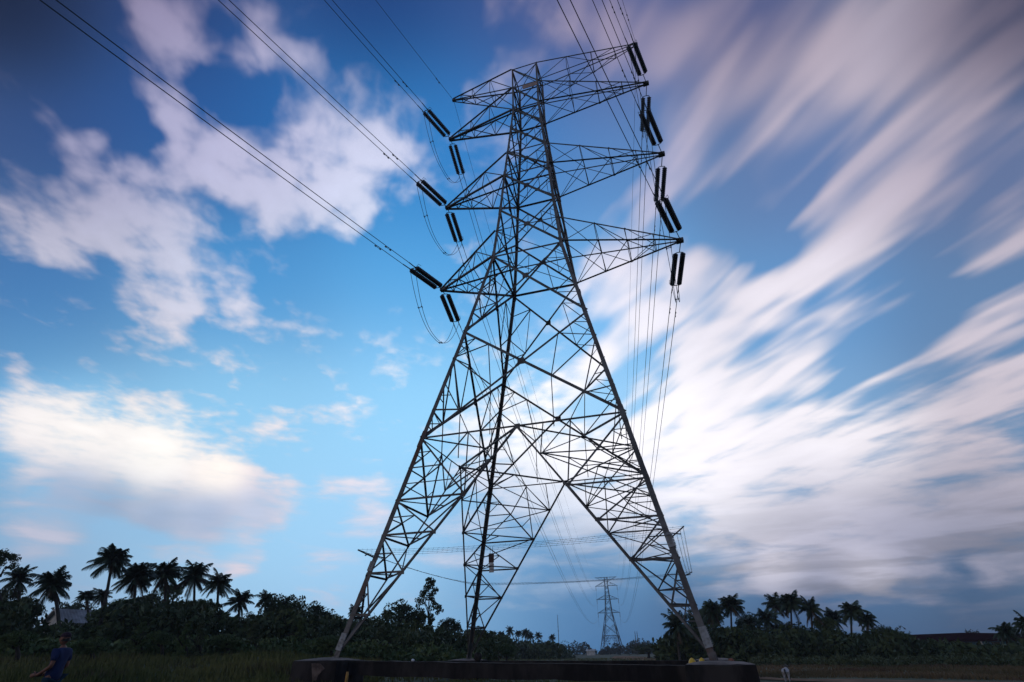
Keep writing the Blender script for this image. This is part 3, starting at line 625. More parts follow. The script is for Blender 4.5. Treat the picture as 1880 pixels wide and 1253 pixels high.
# jumper loops
for side in (-1, 1):
    for n in (1,2,3):
        Pn, dn_, ln = ends[(side,n,'near')]; Pf, df, lf = ends[(side,n,'far')]
        for s in (-1,1):
            a = Pn-dn_*.7+ln*(s*.2); b = Pf-df*.5+lf*(-s*.2); pts = []
            sag = 3.3
            for i in range(33):
                f = i/32; q = a.lerp(b, f); q.z -= sag*(1-abs(2*f-1)**2.4); q.x += -.12*side*math.sin(math.pi*f)+ (s*.12*math.sin(math.pi*f)); pts.append(q)
            o = wire('jumper_loop', pts, .017, '%s cable of the slack loop hanging under the %s %s arm tip' % ('near-side' if s<0 else 'far-side', LEV[n], SIDE[side]), 'jumper cable', 'jumper loops under the arm tips', 5)
            if s < 0: keep = (o, pts)
            else:
                for i_ in (6, 20):
                    m = MB(); p_, q_ = Vector(keep[1][i_])-Vector(keep[1][0]), Vector(pts[i_])-Vector(keep[1][0]); m.tube([p_,q_], .022, 5)
                    for e_ in (p_,q_): m.tube([e_-Vector((0,.08,0)), e_+Vector((0,.08,0))], .035, 6)
                    m.build('spacer', steel_thin, keep[0])
# earth wires
for side in (-1, 1):
    T = tips[(side,4)]
    ph, a = NEAR[(side,4)]; dh = Vector((math.sin(ph), -math.cos(ph), 0)); pts = []
    for t in [0,1,2,4,6,8,11,14,18,23,30,40,55,75,100,140,180]:
        q = T+dh*t; q.z = T.z-a*t+.0006*t*t; pts.append(q)
    o = wire('earth_wire', pts, .016, 'thin single earth wire coming overhead to the topmost %s arm tip' % SIDE[side], 'power line', 'earth wires')
    damper(o, T, T+dh*2.6-Vector((0,0,a*2.6)), dh)
    F = far_tip(side,4); pts = []
    for i in range(61):
        f = (i/60)**1.35; q = T+(F-T)*f; q.z -= 4*8.5*f*(1-f); pts.append(q)
    wire('earth_wire', pts, .016, 'thin single earth wire leaving the topmost %s arm tip for the distant pylon' % SIDE[side], 'power line', 'earth wires')
# ------------------------------------------------------------------ the distant pylon
ft = thing('transmission_tower', 'small distant lattice pylon seen between the legs of the big one', 'pylon', (FT.x, FT.y, 0))
fw = {k: v*.98 for k, v in W.items()}; 
build_tower(ft, ZT, fw, {i:FW for i in (1,2,3,4)}, {i:FW for i in (1,2,3,4)}, heavy=1.45, detail=False, legm=mat('old_steel', (.018,.018,.02), (.03,.03,.03), .5, .7), thinm=MATS['old_steel'])
for side in (-1,1):
    for n in (1,2,3):
        top = far_tip(side,n)+Vector((0,0,2.5)); 
        m = MB(); m.tube([(0,0,0),(0,0,-2.5)], .16, 6); m.tube([(0,0,-2.5),(-.05,0,-7.0),(0,0,-8)], .05, 4)
        o = m.build('insulator_string', porcelain); o.location = top
        tag(o, 'tiny hanging insulator on the %s %s arm of the distant pylon' % (LEV[n], SIDE[side]), 'insulator', 'insulators on the distant pylon')
# ------------------------------------------------------------------ palms
def make_crown(seed, nf=30, dead=3, windy=0.0):
    r = random.Random(seed); m = MB(); mi = []
    for k in range(nf):
        az = 2*math.pi*(k*.381966)+r.uniform(-.25,.25); f = k/nf
        el = math.radians(86 - 128*f**.95 + r.uniform(-10,10)); ln = r.uniform(.70,1.12)*(.75+.25*min(1,f*3+.3))
        h = Vector((math.cos(az), math.sin(az), 0)); P = Vector((0,0,0)); ns = 11; pts = [P.copy()]; e = el
        for i in range(ns):
            d = h*math.cos(e)+Vector((0,0,math.sin(e))); 
            if windy: d = (d+Vector((windy*(i/ns),0,0))).normalized()
            P = P+d*(ln/ns); pts.append(P.copy()); e -= math.radians(2.6+4.2*i/ns+(1.8 if el>0 else -.6))
        isd = k >= nf-dead
        n0 = len(m.f); m.tube(pts, [.016*(1-i/(ns+2)) for i in range(ns+1)], 3, False); mi += [0]*(len(m.f)-n0)
        side = h.cross(Vector((0,0,1)))
        n0 = len(m.f)
        for j in range(24):
            t = .12+.86*j/23; i = min(ns-1, int(t*ns)); fr = t*ns-i; c = pts[i].lerp(pts[i+1], fr); d = (pts[i+1]-pts[i]).normalized()
            L = .36*math.sin(math.pi*min(1,.18+t*.78))**.7*r.uniform(.85,1.1)
            for s in (-1,1):
                droop = Vector((0,0,-1))*(.55+.5*r.random()); dd = (side*s*.9+d*.75+droop*(.9 if not isd else 1.6)).normalized()
                w = d*.022
                m.add([c-w, c+w, c+dd*L*.6+w*.8, c+dd*L+Vector((0,0,-.03*L))], [(0,1,2,3)])
        mi += [1 if isd else 0]*(len(m.f)-n0)
    # coconuts
    for k in range(6):
        a = k*1.1; c = Vector((.05*math.cos(a), .05*math.sin(a), -.05)); n0 = len(m.f); dome(m, c, .035, .03, 6, 3); mi += [0]*(len(m.f)-n0)
    me = m.mesh('crown', [palm_leaf, palm_dead]); me.polygons.foreach_set('material_index', mi); return me
CROWNS = [make_crown(i, (26,34,30,36,24)[i], (1,3,1,2,4)[i], (.12,.30,.45,.22,.05)[i]) for i in range(5)]
def palm(px, cy, rpx, D, bx, label, var, group, rot=None):
    c = at(px, cy, D); depth = (c-CAM).dot(F0); R = rpx*depth/FPX*1.1
    b = gz(bx, D)
    o = thing('coconut_palm', label, 'palm tree', b, group)
    m = MB(); top = c-b; pts = []; n = 10
    for i in range(n+1):
        f = i/n; q = Vector((top.x*f**1.5, top.y*f**1.5, top.z*f)); pts.append(q)
    rad = [.17*(1-.42*i/n)+(.12 if i==0 else 0) for i in range(n+1)]
    m.tube(pts, rad, 8); m.build('trunk', palm_trunk, o, True)
    cr = link('crown', CROWNS[var%5], o); cr.location = top; cr.scale = (R,R,R); cr.scale = (R*random.uniform(.85,1.05), R*random.uniform(.9,1.05), R*random.uniform(.85,1.25)); cr.rotation_euler = (random.uniform(-.25,.25), random.uniform(-.25,.25), rot if rot is not None else random.uniform(0,6.28))
    return o
LG = 'coconut palms on the left'; RG = 'coconut palms on the right'; FG = 'small far palms beyond the field'
LP = [(206,1030,38,62,170,'tallest coconut palm of the left group, leaning right above the house',2),
 (34,1066,27,66,24,'coconut palm at the far left edge behind the feathery tree',0),
 (96,1074,36,60,105,'low broad coconut palm standing behind the grey roofed house',1),
 (158,1095,20,80,160,'small distant palm just left of the tallest leaning palm trunk',3),
 (186,1096,19,82,184,'small distant palm seen right behind the leaning trunk',0),
 (250,1060,36,64,230,'coconut palm with pale slanting trunk, right of the tallest palm',3),
 (303,1055,36,68,292,'coconut palm third from the tallest one, crown at same height as its neighbours',1),
 (357,1060,34,68,346,'coconut palm in the left row with fronds swept to the right',4),
 (401,1072,32,66,388,'coconut palm with hanging crown near the right end of the left row',2),
 (439,1106,28,66,432,'short coconut palm standing free with gaps of sky on both sides',0),
 (486,1104,20,72,484,'slim hanging palm touching the left side of the round dark tree',4),
 (652,1122,16,90,650,'little palm top showing right beside the big pylon\'s left leg',3),
 (712,1128,14,95,712,'little palm top among the trees right of the left pylon leg',1)]
for i, (px, cy, r, D_, bx, lab, v) in enumerate(LP): palm(px, cy, r, D_, bx, lab, v, LG, random.uniform(-.6,.6))
RP = [(1243,1152,30,52,1246,'low bushy palm at the left end of the right grove',0),
 (1308,1122,26,58,1312,'dense palm just right of the pylon\'s nearest leg',1),
 (1342,1112,28,58,1346,'tall palm second to the right of the nearest pylon leg',3),
 (1376,1146,20,60,1376,'short palm with open star crown in the dip of the right grove',0),
 (1408,1136,24,62,1410,'dark palm left of the tallest cluster of the right grove',2),
 (1424,1112,26,64,1428,'palm with crowded crown on the left of the tallest cluster',4),
 (1452,1107,28,62,1458,'tallest palm of the right grove with thin bare trunk',3),
 (1489,1120,24,62,1496,'palm with one reddish hanging frond, right of the tallest one',4),
 (1530,1136,22,66,1532,'small palm between the reddish-frond palm and the next tall one',1),
 (1563,1124,27,62,1566,'tall dark palm near the right end of the grove',3),
 (1593,1140,22,62,1596,'last palm at the right end of the grove',1),
 (1848,1162,24,62,1850,'squat palm bush at the right edge beside the long low building',1),
 (1886,1148,26,60,1890,'palm cut by the right edge of the photo',2)]
for i, (px, cy, r, D_, bx, lab, v) in enumerate(RP): palm(px, cy, r, D_*1.45, bx, lab, v, RG)
for i, (px, cy, D_, r, lab) in enumerate([(936,1160,190,10,'far palm first of the small row behind the field'),(952,1163,190,9,'far palm second of the small row behind the field'),
   (965,1164,195,10,'far palm third of the small row, darkest crown'),(974,1168,195,8,'far palm fourth of the small row'),(988,1168,200,8,'far palm at the right end of the small row'),(1014,1172,200,8,'lone far palm standing right of the small row'),(920,1166,185,9,'far palm at the left end of the small row, against the trees')]):
    palm(px, cy, r, D_, px+random.uniform(-2,2), lab, i, FG)
# ------------------------------------------------------------------ broadleaf trees and shrubs
def leaf_cloud(m, cen, rad, n, ls, r, flat=1.0):
    for _ in range(n):
        while True:
            p = Vector((r.uniform(-1,1), r.uniform(-1,1), r.uniform(-1,1)))
            if p.length < 1: break
        p = p.normalized()*(p.length**.6)
        c = cen+Vector((p.x*rad, p.y*rad, p.z*rad*flat)); a = Vector((r.gauss(0,1), r.gauss(0,1), r.gauss(0,.7))).normalized(); b = a.orthogonal().normalized()
        b.rotate(Matrix.Rotation(r.uniform(0,6.28), 3, a)) ; s = ls*r.uniform(.6,1.4)
        t = a.cross(b)*.45*s; b = b*s
        m.add([c-b, c+t, c+b, c-t], [(0,1,2,3)])
def crown_mesh(seed, nc=46, nl=80, shape='round', ls=.05, mats=leaf_a):
    r = random.Random(seed); m = MB()
    for i in range(nc):
        if shape == 'round':
            p = Vector((r.gauss(0,1), r.gauss(0,1), r.gauss(0,1))).normalized()*r.uniform(.45,.88); p.z = p.z*.72
            q = .16+.17*r.random()
        elif shape == 'tall':
            zz = r.uniform(-1,1); w = .62*math.sqrt(max(.05,1-zz*zz))*(1.05-.35*zz); a = r.uniform(0,6.28); p = Vector((math.cos(a)*w*r.uniform(.3,1), math.sin(a)*w*r.uniform(.3,1), zz*1.1)); q = .10+.10*r.random()
        elif shape == 'cone':
            zz = r.random(); w = .62*(1-zz*.8); a = r.uniform(0,6.28); p = Vector((math.cos(a)*w*r.uniform(.2,1), math.sin(a)*w*r.uniform(.2,1), -1+2*zz)); q = .12+.14*r.random()*(1.2-zz)
        else:
            a = r.uniform(0,6.28); w = r.uniform(.1,1); p = Vector((math.cos(a)*w, math.sin(a)*w, (.5-.5*w)+r.uniform(-.25,.35))); q = .09+.1*r.random()
        leaf_cloud(m, p, q, nl, ls, r, .8)
    return m.mesh('crown', mats)
TC = {'round':[crown_mesh(11+i, 48, 85, 'round', .055, [leaf_a, leaf_a, leaf_b][i]) for i in range(3)], 'tall':[crown_mesh(21, 60, 44, 'tall', .06, leaf_a)],
      'cone':[crown_mesh(31+i, 36, 70, 'cone', .07, [leaf_b, leaf_c][i]) for i in range(2)], 'umbrella':[crown_mesh(41, 60, 60, 'umb', .04, leaf_a)]}
def tree(px, ty, wpx, D, label, shape='round', var=0, name='broadleaf_tree', cat='tree', group=None, hfac=.8, bx=None):
    b = gz(bx or px, D); top = at(px, ty, D); depth = (top-CAM).dot(F0); R = wpx*depth/FPX; Hh = max(1.0, top.z-b.z); rz = min(R*hfac, Hh*.5) if shape != 'tall' else Hh*.27
    if shape == 'cone': rz = Hh*.5
    o = thing(name, label, cat, b, group); cz = Hh-rz*.86; off = Vector((top.x-b.x, top.y-b.y, 0))
    cr = link('crown', TC[shape][var%len(TC[shape])], o); cr.location = off+Vector((0,0,cz)); cr.scale = (R*(1.7 if shape=='tall' else 1), R*(1.7 if shape=='tall' else 1), rz); cr.rotation_euler = (0,0,random.uniform(0,6.28))
    m = MB(); t0 = .05*R+.06
    m.tube([(0,0,-.2),(off.x*.3,off.y*.3,cz*.4),(off.x*.8,off.y*.8,cz*.8),(off.x,off.y,cz+rz*.5)], [t0*1.4,t0,t0*.75,t0*.2], 7)
    for k in range(6):
        a = k*1.05+random.random(); s = random.uniform(.45,.85); z0 = cz*random.uniform(.55,.9)
        m.tube([(off.x*.8,off.y*.8,z0),(off.x+math.cos(a)*R*s*.5, off.y+math.sin(a)*R*s*.5, z0+(cz-z0)*.6+rz*.1),(off.x+math.cos(a)*R*s, off.y+math.sin(a)*R*s, cz+rz*.2*random.uniform(-1,1.5))], [t0*.5,t0*.32,t0*.1], 5)
    m.build('trunk', bark, o, True); return o
TREES = [(18,1072,40,74,'dense dark tree under the feathery one at the left edge','round',1),(322,1066,22,86,'narrow tree crown showing between the third and fourth tall left palms','round',2),(1372,1122,26,62,'rounded tree filling the dip between the two right palm clusters','round',1),(1508,1124,24,63,'tree crown between the reddish-frond palm and the last tall one','round',2),(1436,1132,34,64,'broad dark tree right under the crowded-crown palm','round',0),(1615,1146,26,60,'dark tree at the right foot of the last palm','round',1),
 (285,1082,34,84,'tree crown rising in the gap between the two middle left palms','round',1),(378,1092,30,84,'tree crown in the gap right of the third left palm','round',2),(62,1088,36,80,'dark tree top behind the left edge palm','round',0),(232,1092,26,86,'tree top close behind the second slanting palm trunk','round',2),(462,1122,22,80,'small tree top between the free-standing short palm and its slim neighbour','round',1),
 (8,1006,40,62,'feathery tree with open fine foliage at the far left edge','umbrella',0),
 (150,1096,34,125,'dark rounded tree behind the house and leaning palm','round',0),
 (330,1092,50,76,'dark tree mass filling the gaps under the left palm row','round',1),
 (215,1100,40,78,'dark tree under the palms right of the leaning trunk','round',2),
 (528,1080,42,64,'big round dark tree right of the free-standing short palm','round',0),
 (580,1102,36,68,'rounded dark tree on the right shoulder of the big round one','round',1),
 (612,1118,32,80,'lower tree beside the pylon\'s left leg, behind it','round',2),
 (682,1122,34,84,'medium dark tree just right of the pylon\'s left leg','round',0),
 (740,1098,44,80,'broad dark domed tree between the pylon\'s left and middle legs','round',1),
 (789,1071,20,78,'slim airy tree rising alone against the sky on a thin stem','tall',0),
 (790,1138,34,84,'dark tree at the foot of the slim airy one','round',2),
 (829,1128,26,86,'flat-topped dark tree left of the pylon\'s middle leg','round',0),
 (880,1148,28,95,'small tree seen right behind the pylon\'s middle leg','round',1),
 (915,1158,26,110,'low tree right of the middle leg, before the far palms','round',2),
 (1290,1108,34,66,'dark tree behind the nearest pylon leg in the right grove','round',0),
 (1340,1150,34,62,'tree mass under the tall palm of the right grove','round',1),
 (1400,1152,34,60,'tree mass in the middle of the right grove','round',2),
 (1470,1146,38,62,'dark tree under the tallest palm of the right grove','round',0),
 (1530,1150,36,58,'tree mass under the right half of the grove','round',1),
 (1590,1152,34,58,'dark tree below the last palm of the grove','round',0),
 (1645,1150,26,58,'low rounded tree tapering off the right grove','round',2),
 (1190,1178,34,150,'low dark bushy tree left of the right grove','round',0)]
for t in TREES:
    if t[0] > 1200: t = t[:3]+(t[3]*1.45,)+t[4:]
    tree(*t, group='trees around the field', hfac=.95)
SH = [(262,1148,26,46,'cone',0,'pale green conical shrub below the palm with pale trunk'),(300,1152,24,45,'round',2,'rounded shrub next right of the pale conical one'),(345,1150,20,44,'cone',0,'narrow upright shrub below the windswept palm'),
 (371,1148,22,44,'cone',1,'olive conical shrub, tallest of the front shrubs on the left'),(420,1158,24,46,'round',2,'rounded shrub below the free-standing short palm'),(470,1150,26,48,'cone',1,'pointed olive shrub before the round dark tree'),
 (555,1140,30,50,'cone',0,'large pointed shrub between the round tree and the left leg'),(610,1160,26,46,'round',2,'round shrub directly behind the pylon\'s left foot'),(700,1156,30,52,'cone',1,'bright olive shrub right of the pylon\'s left foot'),
 (745,1162,26,56,'round',2,'rounded shrub below the broad domed tree'),(800,1172,26,60,'cone',0,'small shrub below the slim airy tree'),(930,1176,22,80,'round',2,'small round shrub right of the middle leg'),
 (40,1150,30,40,'round',2,'big rounded shrub left of the person'),(176,1162,30,40,'round',2,'rounded shrub right of the person below the house'),(1710,1176,30,90,'cone',0,'low shrub in front of the long low building'),(1770,1182,24,90,'round',2,'small shrub before the right part of the long low building')]
for px, ty, w, D_, sh, v, lab in SH: tree(px, ty, w, D_, lab, sh, v, 'shrub', 'shrub', 'shrubs along the field edge')
# undergrowth
def thicket(name, label, prof, D0, D1, n, m_, ls, rows=3, seed=5, cs=1.1, nl=55):
    r = random.Random(seed); m = MB()
    xs = [p[0] for p in prof]; ys = [p[1] for p in prof]
    for i in range(n):
        px = r.uniform(xs[0], xs[-1]); ty = float(np.interp(px, xs, ys)); ty = max(ty, 1148+7*math.sin(px*.11)) if 62 < px < 200 else ty; D_ = r.uniform(D0, D1)
        top = at(px, ty+r.uniform(-6,8), D_); g0 = ground_h(top.x, top.y); Hh = top.z-g0
        if Hh < .3: continue
        f = r.random()**.7; zc = g0+Hh*f-.3; rd = cs*r.uniform(.6,1.2)
        leaf_cloud(m, Vector((top.x, top.y, max(g0+.2, zc-rd*.4))), rd, nl, ls, r, .75)
    return tag(m.build(name, m_), label, 'undergrowth', kind='stuff')
thicket('undergrowth', 'dark tangled undergrowth below the left palms and trees', [(-60,1100),(60,1104),(120,1118),(180,1118),(220,1100),(300,1094),(380,1100),(420,1124),(450,1134),(520,1112),(620,1136),(720,1134),(800,1148),(900,1164)], 54, 70, 760, leaf_a, .26, seed=5, cs=1.3)
thicket('undergrowth', 'greener low undergrowth at the left field edge', [(-60,1160),(60,1168),(180,1172),(300,1165),(420,1168),(560,1168),(700,1172),(820,1182),(880,1186)], 46, 58, 500, leaf_b, .2, seed=6, cs=.8)
thicket('undergrowth', 'dark undergrowth below the right grove', [(1212,1170),(1260,1150),(1330,1150),(1440,1155),(1560,1158),(1650,1166),(1700,1178),(1900,1184)], 76, 94, 620, leaf_a, .34, seed=7, cs=1.5)
thicket('undergrowth', 'reddish brown and olive weeds before the right grove', [(1380,1199),(1560,1200),(1700,1198),(1900,1194)], 60, 74, 260, leaf_c, .14, seed=8, cs=.5)
def far_woods():
    r = random.Random(9); m = MB()
    for i in range(900):
        px = r.uniform(-120, 2000); D_ = r.uniform(340, 500); top = at(px, 1200, D_); Hh = r.uniform(3.4,7.4)*(1+.35*math.sin(px*.05)+.2*math.sin(px*.13))
        if abs(px-1120) < 60: Hh *= .8
        leaf_cloud(m, Vector((top.x, top.y, Hh*.62)), Hh*.55, 60, .7, r, .85)
        leaf_cloud(m, Vector((top.x, top.y, 1.2)), 2.4, 14, .8, r, .6)
    return tag(m.build('distant_woods', far_leaf), 'low dark line of distant woods along the horizon', 'woods', kind='stuff')
far_woods()
# mid-distance hedges
thicket('undergrowth', 'low scrub between the field and the distant woods', [(850,1160),(900,1166),(940,1176),(1000,1183),(1040,1188)], 150, 240, 260, leaf_a, .6, seed=12, cs=2.4, nl=60)
# grass
def grass(name, label, n, region, hrange, seed, m_=None, wd=.02):
    r = np.random.default_rng(seed); m = MB(); V = []; Fc = []
    px0, px1, D0, D1 = region
    for i in range(n):
        px = r.uniform(px0, px1); D_ = D0*(D1/D0)**r.random(); d = ray(px, 1200); k = D_/math.hypot(d.x, d.y); x, y = CAM.x+d.x*k, CAM.y+d.y*k
        if abs(x) < 8.1 and abs(y) < 8.1 and (abs(abs(x)-7.05) < .32 or abs(abs(y)-7.05) < .32): continue
        z = ground_h(x, y); h = r.uniform(*hrange)*(1+.5*math.sin(x*.6)*math.sin(y*.5)); a = r.uniform(0, 6.28); w = wd*(1+D_/25)
        lx, ly = r.normal(0,.25)*h, r.normal(0,.25)*h
        b = len(V); V += [(x-w*math.cos(a), y-w*math.sin(a), z-.03),(x+w*math.cos(a), y+w*math.sin(a), z-.03),(x+lx*.5+w*.6, y+ly*.5, z+h*.6),(x+lx, y+ly, z+h)]; Fc.append((b,b+1,b+2,b+3))
    m.v, m.f = V, Fc; return tag(m.build(name, m_ or grassm), label, 'grass', kind='stuff')
grass('grass', 'tall dark grass in the left foreground', 30000, (-80, 700, 15, 48), (.10,.42), 1)
grass('grass', 'short grass between the footing and the trees', 30000, (480, 1300, 19, 160), (.06,.22), 2)
grass('grass', 'sparse short grass on the right', 15000, (1330, 1960, 38, 75), (.05,.20), 3, mat('dry_grass', (.10,.082,.038), (.18,.125,.07), .12, .85, c3=(.11,.06,.045), s3=.2))
# ------------------------------------------------------------------ buildings
def placed(o, px, D_, yaw):
    p = gz(px, D_); o.location = p; o.rotation_euler = (0,0,yaw)
hs = thing('house', 'small white house with grey metal gable roof among shrubs at left', 'house')
L_, Wd_, eh, rh = 5.6, 4.4, 2.5, 3.9
m = MB(); m.box((-L_/2,-Wd_/2,-4),(L_/2,Wd_/2,eh)); m.add([(-L_/2,-Wd_/2,eh),(-L_/2,Wd_/2,eh),(-L_/2,0,rh-.06),(L_/2,-Wd_/2,eh),(L_/2,Wd_/2,eh),(L_/2,0,rh-.06)],[(0,1,2),(5,4,3),(0,2,5,3),(1,4,5,2)]); m.build('wall', whitewall, hs)
m = MB(); ov = .5
n = 36
for s in (-1,1):
    b = len(m.v)
    for i in range(n+1):
        x = -L_/2-ov+(L_+2*ov)*i/n; dz_ = .03 if i%2 else 0
        m.v += [(x, s*(Wd_/2+ov), eh-.28+dz_),(x, 0, rh+dz_)]
    for i in range(n): m.f.append((b+2*i,b+2*i+1,b+2*i+3,b+2*i+2))
m.build('roof', roofm, hs)
for e_ in (-1,1):
    for s in (-1,1):
        x = e_*(L_/2+ov+.02); m = MB(); m.hexa([(x,s*(Wd_/2+ov),eh-.42),(x+.04*e_,s*(Wd_/2+ov),eh-.42),(x+.04*e_,0,rh-.14),(x,0,rh-.14),(x,s*(Wd_/2+ov),eh-.22),(x+.04*e_,s*(Wd_/2+ov),eh-.22),(x+.04*e_,0,rh+.05),(x,0,rh+.05)]); m.build('fascia', whitewall, hs)
for x, y, w, h_, z_ in ((-1.6,-Wd_/2-.02,1.0,1.0,1.3),(1.6,-Wd_/2-.02,1.0,1.0,1.3)):
    m = MB(); m.box((x-w/2,y-.05,z_-h_/2),(x+w/2,y,z_+h_/2)); wv = m.build('window', whitewall, hs); m = MB(); m.box((x-w/2+.08,y-.07,z_-h_/2+.08),(x+w/2-.08,y-.051,z_+h_/2-.08)); m.build('pane', glassm, wv)
m = MB(); m.box((-.5,-Wd_/2-.06,0),(.4,-Wd_/2,2.05)); m.build('door', palm_trunk, hs)
placed(hs, 126, 96, math.radians(76)); hs.location.z = at(92, 1117, 96).z - rh; hs.location.z -= .1
sh = thing('long_building', 'long low building with dark red roof and pale blue wall on the right horizon', 'building')
m = MB(); m.box((-15,-4,0),(12,4,2.75)); m.build('wall', bluewall, sh)
m = MB(); m.add([(-16,-5,2.6),(12,-5,2.6),(12,5,2.6),(-16,5,2.6),(-15,0,3.7),(2,0,3.9),(12,0,3.5)],[(0,1,6,5,4),(2,3,4,5,6),(3,0,4),(1,2,6)]); rf = m.build('roof', redroof, sh)
m = MB(); m.box((-15,-5.06,2.3),(12,-5.0,2.64)); m.build('fascia', redroof, sh)
for i in range(6):
    m = MB(); x = -13+i*4.6; m.box((x-.12,-4.9,0),(x+.12,-4.7,2.62)); m.build('post', whitewall, sh)
for i in range(5):
    m = MB(); x = -11+i*4.6; m.box((x-.6,-4.06,1.0),(x+.6,-4.0,2.2)); m.build('window', glassm, sh)
placed(sh, 1757, 150, math.radians(-30))
for px, D_, lab in ((1015,330,'tiny white house left of the distant pylon below the far palms'),(1085,340,'tiny pale flat hut just left of the distant pylon')):
    h_ = thing('small_house', lab, 'house'); m = MB(); m.box((-2.2,-1.6,0),(2.2,1.6,2.2)); m.build('wall', whitewall, h_)
    m = MB(); m.add([(-2.6,-2,2.1),(2.6,-2,2.1),(2.6,2,2.1),(-2.6,2,2.1),(-2.5,0,3.0),(2.5,0,3.0)],[(0,1,5,4),(2,3,4,5),(0,4,3),(1,2,5)]); m.build('roof', whitewall if px > 1050 else roofm, h_)
    placed(h_, px, D_, .1)
for px, D_, ht, lab in ((1027,320,19,'thin radio mast on the horizon left of the distant pylon'),(1170,300,10,'thin pole on the horizon right of the distant pylon, left of a pair'),(1174,300,10,'thin pole on the horizon right of the distant pylon, right of a pair')):
    m = MB(); m.tube([(0,0,0),(0,0,ht)], [.22,.1], 5)
    for k in range(4): m.tube([(-.6+.1*k,0,ht*(.6+.1*k)),(.6-.1*k,0,ht*(.6+.1*k))], .07, 4)
    o = m.build('mast', steel_thin); o.location = gz(px, D_); tag(o, lab, 'mast', 'thin masts on the horizon')
# ------------------------------------------------------------------ figures
def skin_obj(name, verts, edges, radii_, m_, parent=None, sub=2):
    me = bpy.data.meshes.new(name); me.from_pydata(verts, edges, []); me.update()
    o = bpy.data.objects.new(name, me); COL.objects.link(o)
    if not me.skin_vertices: 
        o.modifiers.new('skin','SKIN')
        if not me.skin_vertices:
            bpy.context.view_layer.objects.active = o; o.select_set(True); bpy.ops.mesh.customdata_skin_add(); o.select_set(False)
    else: o.modifiers.new('skin','SKIN')
    for v, r in zip(me.skin_vertices[0].data, radii_): v.radius = r if hasattr(r,'__len__') else (r, r)
    me.skin_vertices[0].data[0].use_root = True
    s = o.modifiers.new('sub','SUBSURF'); s.levels = sub; s.render_levels = sub
    dg = bpy.context.evaluated_depsgraph_get(); ev = o.evaluated_get(dg); nm = bpy.data.meshes.new_from_object(ev)
    o.modifiers.clear(); o.data = nm; nm.name = name; nm.materials.clear(); nm.materials.append(m_)
    for p in nm.polygons: p.use_smooth = True
    if parent: o.parent = parent
    return o
# person: standing, body facing -X in local space (towards the left), arms bent forward holding something
pp = at(112, 1200, 16.2); pz = ground_h(pp.x, pp.y)
per = thing('person', 'person in blue t-shirt, jeans and dark cap standing in dark grass, forearms held forward', 'person', (pp.x, pp.y, pz))
V = [(0,0,.97),(.0,0,1.10),(.01,0,1.25),(.02,0,1.40),(.0,0,1.50),(-.02,0,1.56),          # pelvis..neck 0-5
 (.01,.11,.93),(-.01,.12,.52),(.05,.13,.10),(-.10,.14,.04),                               # leg 6-9
 (.01,-.11,.93),(-.03,-.13,.52),(.03,-.14,.10),(-.12,-.15,.04),                            # leg 10-13
 (.03,.17,1.42),(.06,.23,1.16),(-.17,.20,1.05),(-.24,.18,1.03),                            # arm 14-17
 (.03,-.17,1.42),(.06,-.23,1.16),(-.17,-.18,1.03),(-.24,-.15,1.01)]                        # arm 18-21
E_ = [(0,1),(1,2),(2,3),(3,4),(4,5),(0,6),(6,7),(7,8),(8,9),(0,10),(10,11),(11,12),(12,13),(3,14),(14,15),(15,16),(16,17),(3,18),(18,19),(19,20),(20,21)]
RR = [(.10,.13),(.095,.12),(.10,.135),(.10,.14),(.055,.06),(.05,.05),.085,.058,.042,.04,.085,.058,.042,.04,.05,.042,.030,.028,.05,.042,.030,.028]
body = skin_obj('body', V, E_, RR, skin, per)
# head, joined into the body mesh
m = MB(); n, k = 16, 12
for i in range(k+1):
    a = math.pi*i/k
    for j in range(n):
        t = 2*math.pi*j/n; x, y, z_ = math.sin(a)*math.cos(t)*.098, math.sin(a)*math.sin(t)*.076, math.cos(a)*.12
        if z_ < 0: x *= 1-.18*(-z_/.12); y *= 1-.25*(-z_/.12)
        if abs(t-math.pi) < .3 and -.05 < z_ < .03: x -= .022
        if abs(t-math.pi) < .55 and .01 < z_ < .045 and abs(t-math.pi) > .25: x += .006
        m.v.append((x-.03, y, z_+1.665))
for i in range(k):
    for j in range(n): m.f.append((i*n+j,(i+1)*n+j,(i+1)*n+(j+1)%n,i*n+(j+1)%n))
for s in (-1,1): m.tube([(-.02,s*.072,1.64),(-.015,s*.088,1.67),(-.01,s*.082,1.69)], [.012,.016,.01], 6)
def hand(m, w, d, s):                          # palm and five curled fingers
    lat = Vector((0,s,0)); dn = Vector((0,0,-1))
    m.tube([w, w+d*.05, w+d*.09], [.026,.036,.032], 8)
    for q in range(4):
        b = w+d*.085+Vector((0,0,.026-.018*q)); L = (.075,.085,.08,.062)[q]
        m.tube([b, b+d*L*.45, b+d*L*.75-lat*.022, b+d*L*.7-lat*.042], [.0095,.009,.0085,.007], 6)
    b = w+d*.03+Vector((0,0,.03)); m.tube([b, b+Vector((0,0,.03))+d*.02, b+Vector((0,0,.04))+d*.05-lat*.015], [.011,.0105,.009], 6)
hand(m, Vector((-.24,.18,1.03)), Vector((-1,-.1,-.05)).normalized(), 1); hand(m, Vector((-.24,-.15,1.01)), Vector((-1,.1,-.05)).normalized(), -1)
hd = m.mesh('head', skin, True)
bme = body.data; b0 = len(bme.vertices); vs = [tuple(v.co) for v in bme.vertices]+[tuple(v.co) for v in hd.vertices]; fs = [tuple(p.vertices) for p in bme.polygons]+[tuple(i+b0 for i in p.vertices) for p in hd.polygons]
nb = bpy.data.meshes.new('body'); nb.from_pydata(vs, [], fs); nb.materials.append(skin)
for p in nb.polygons: p.use_smooth = True
body.data = nb
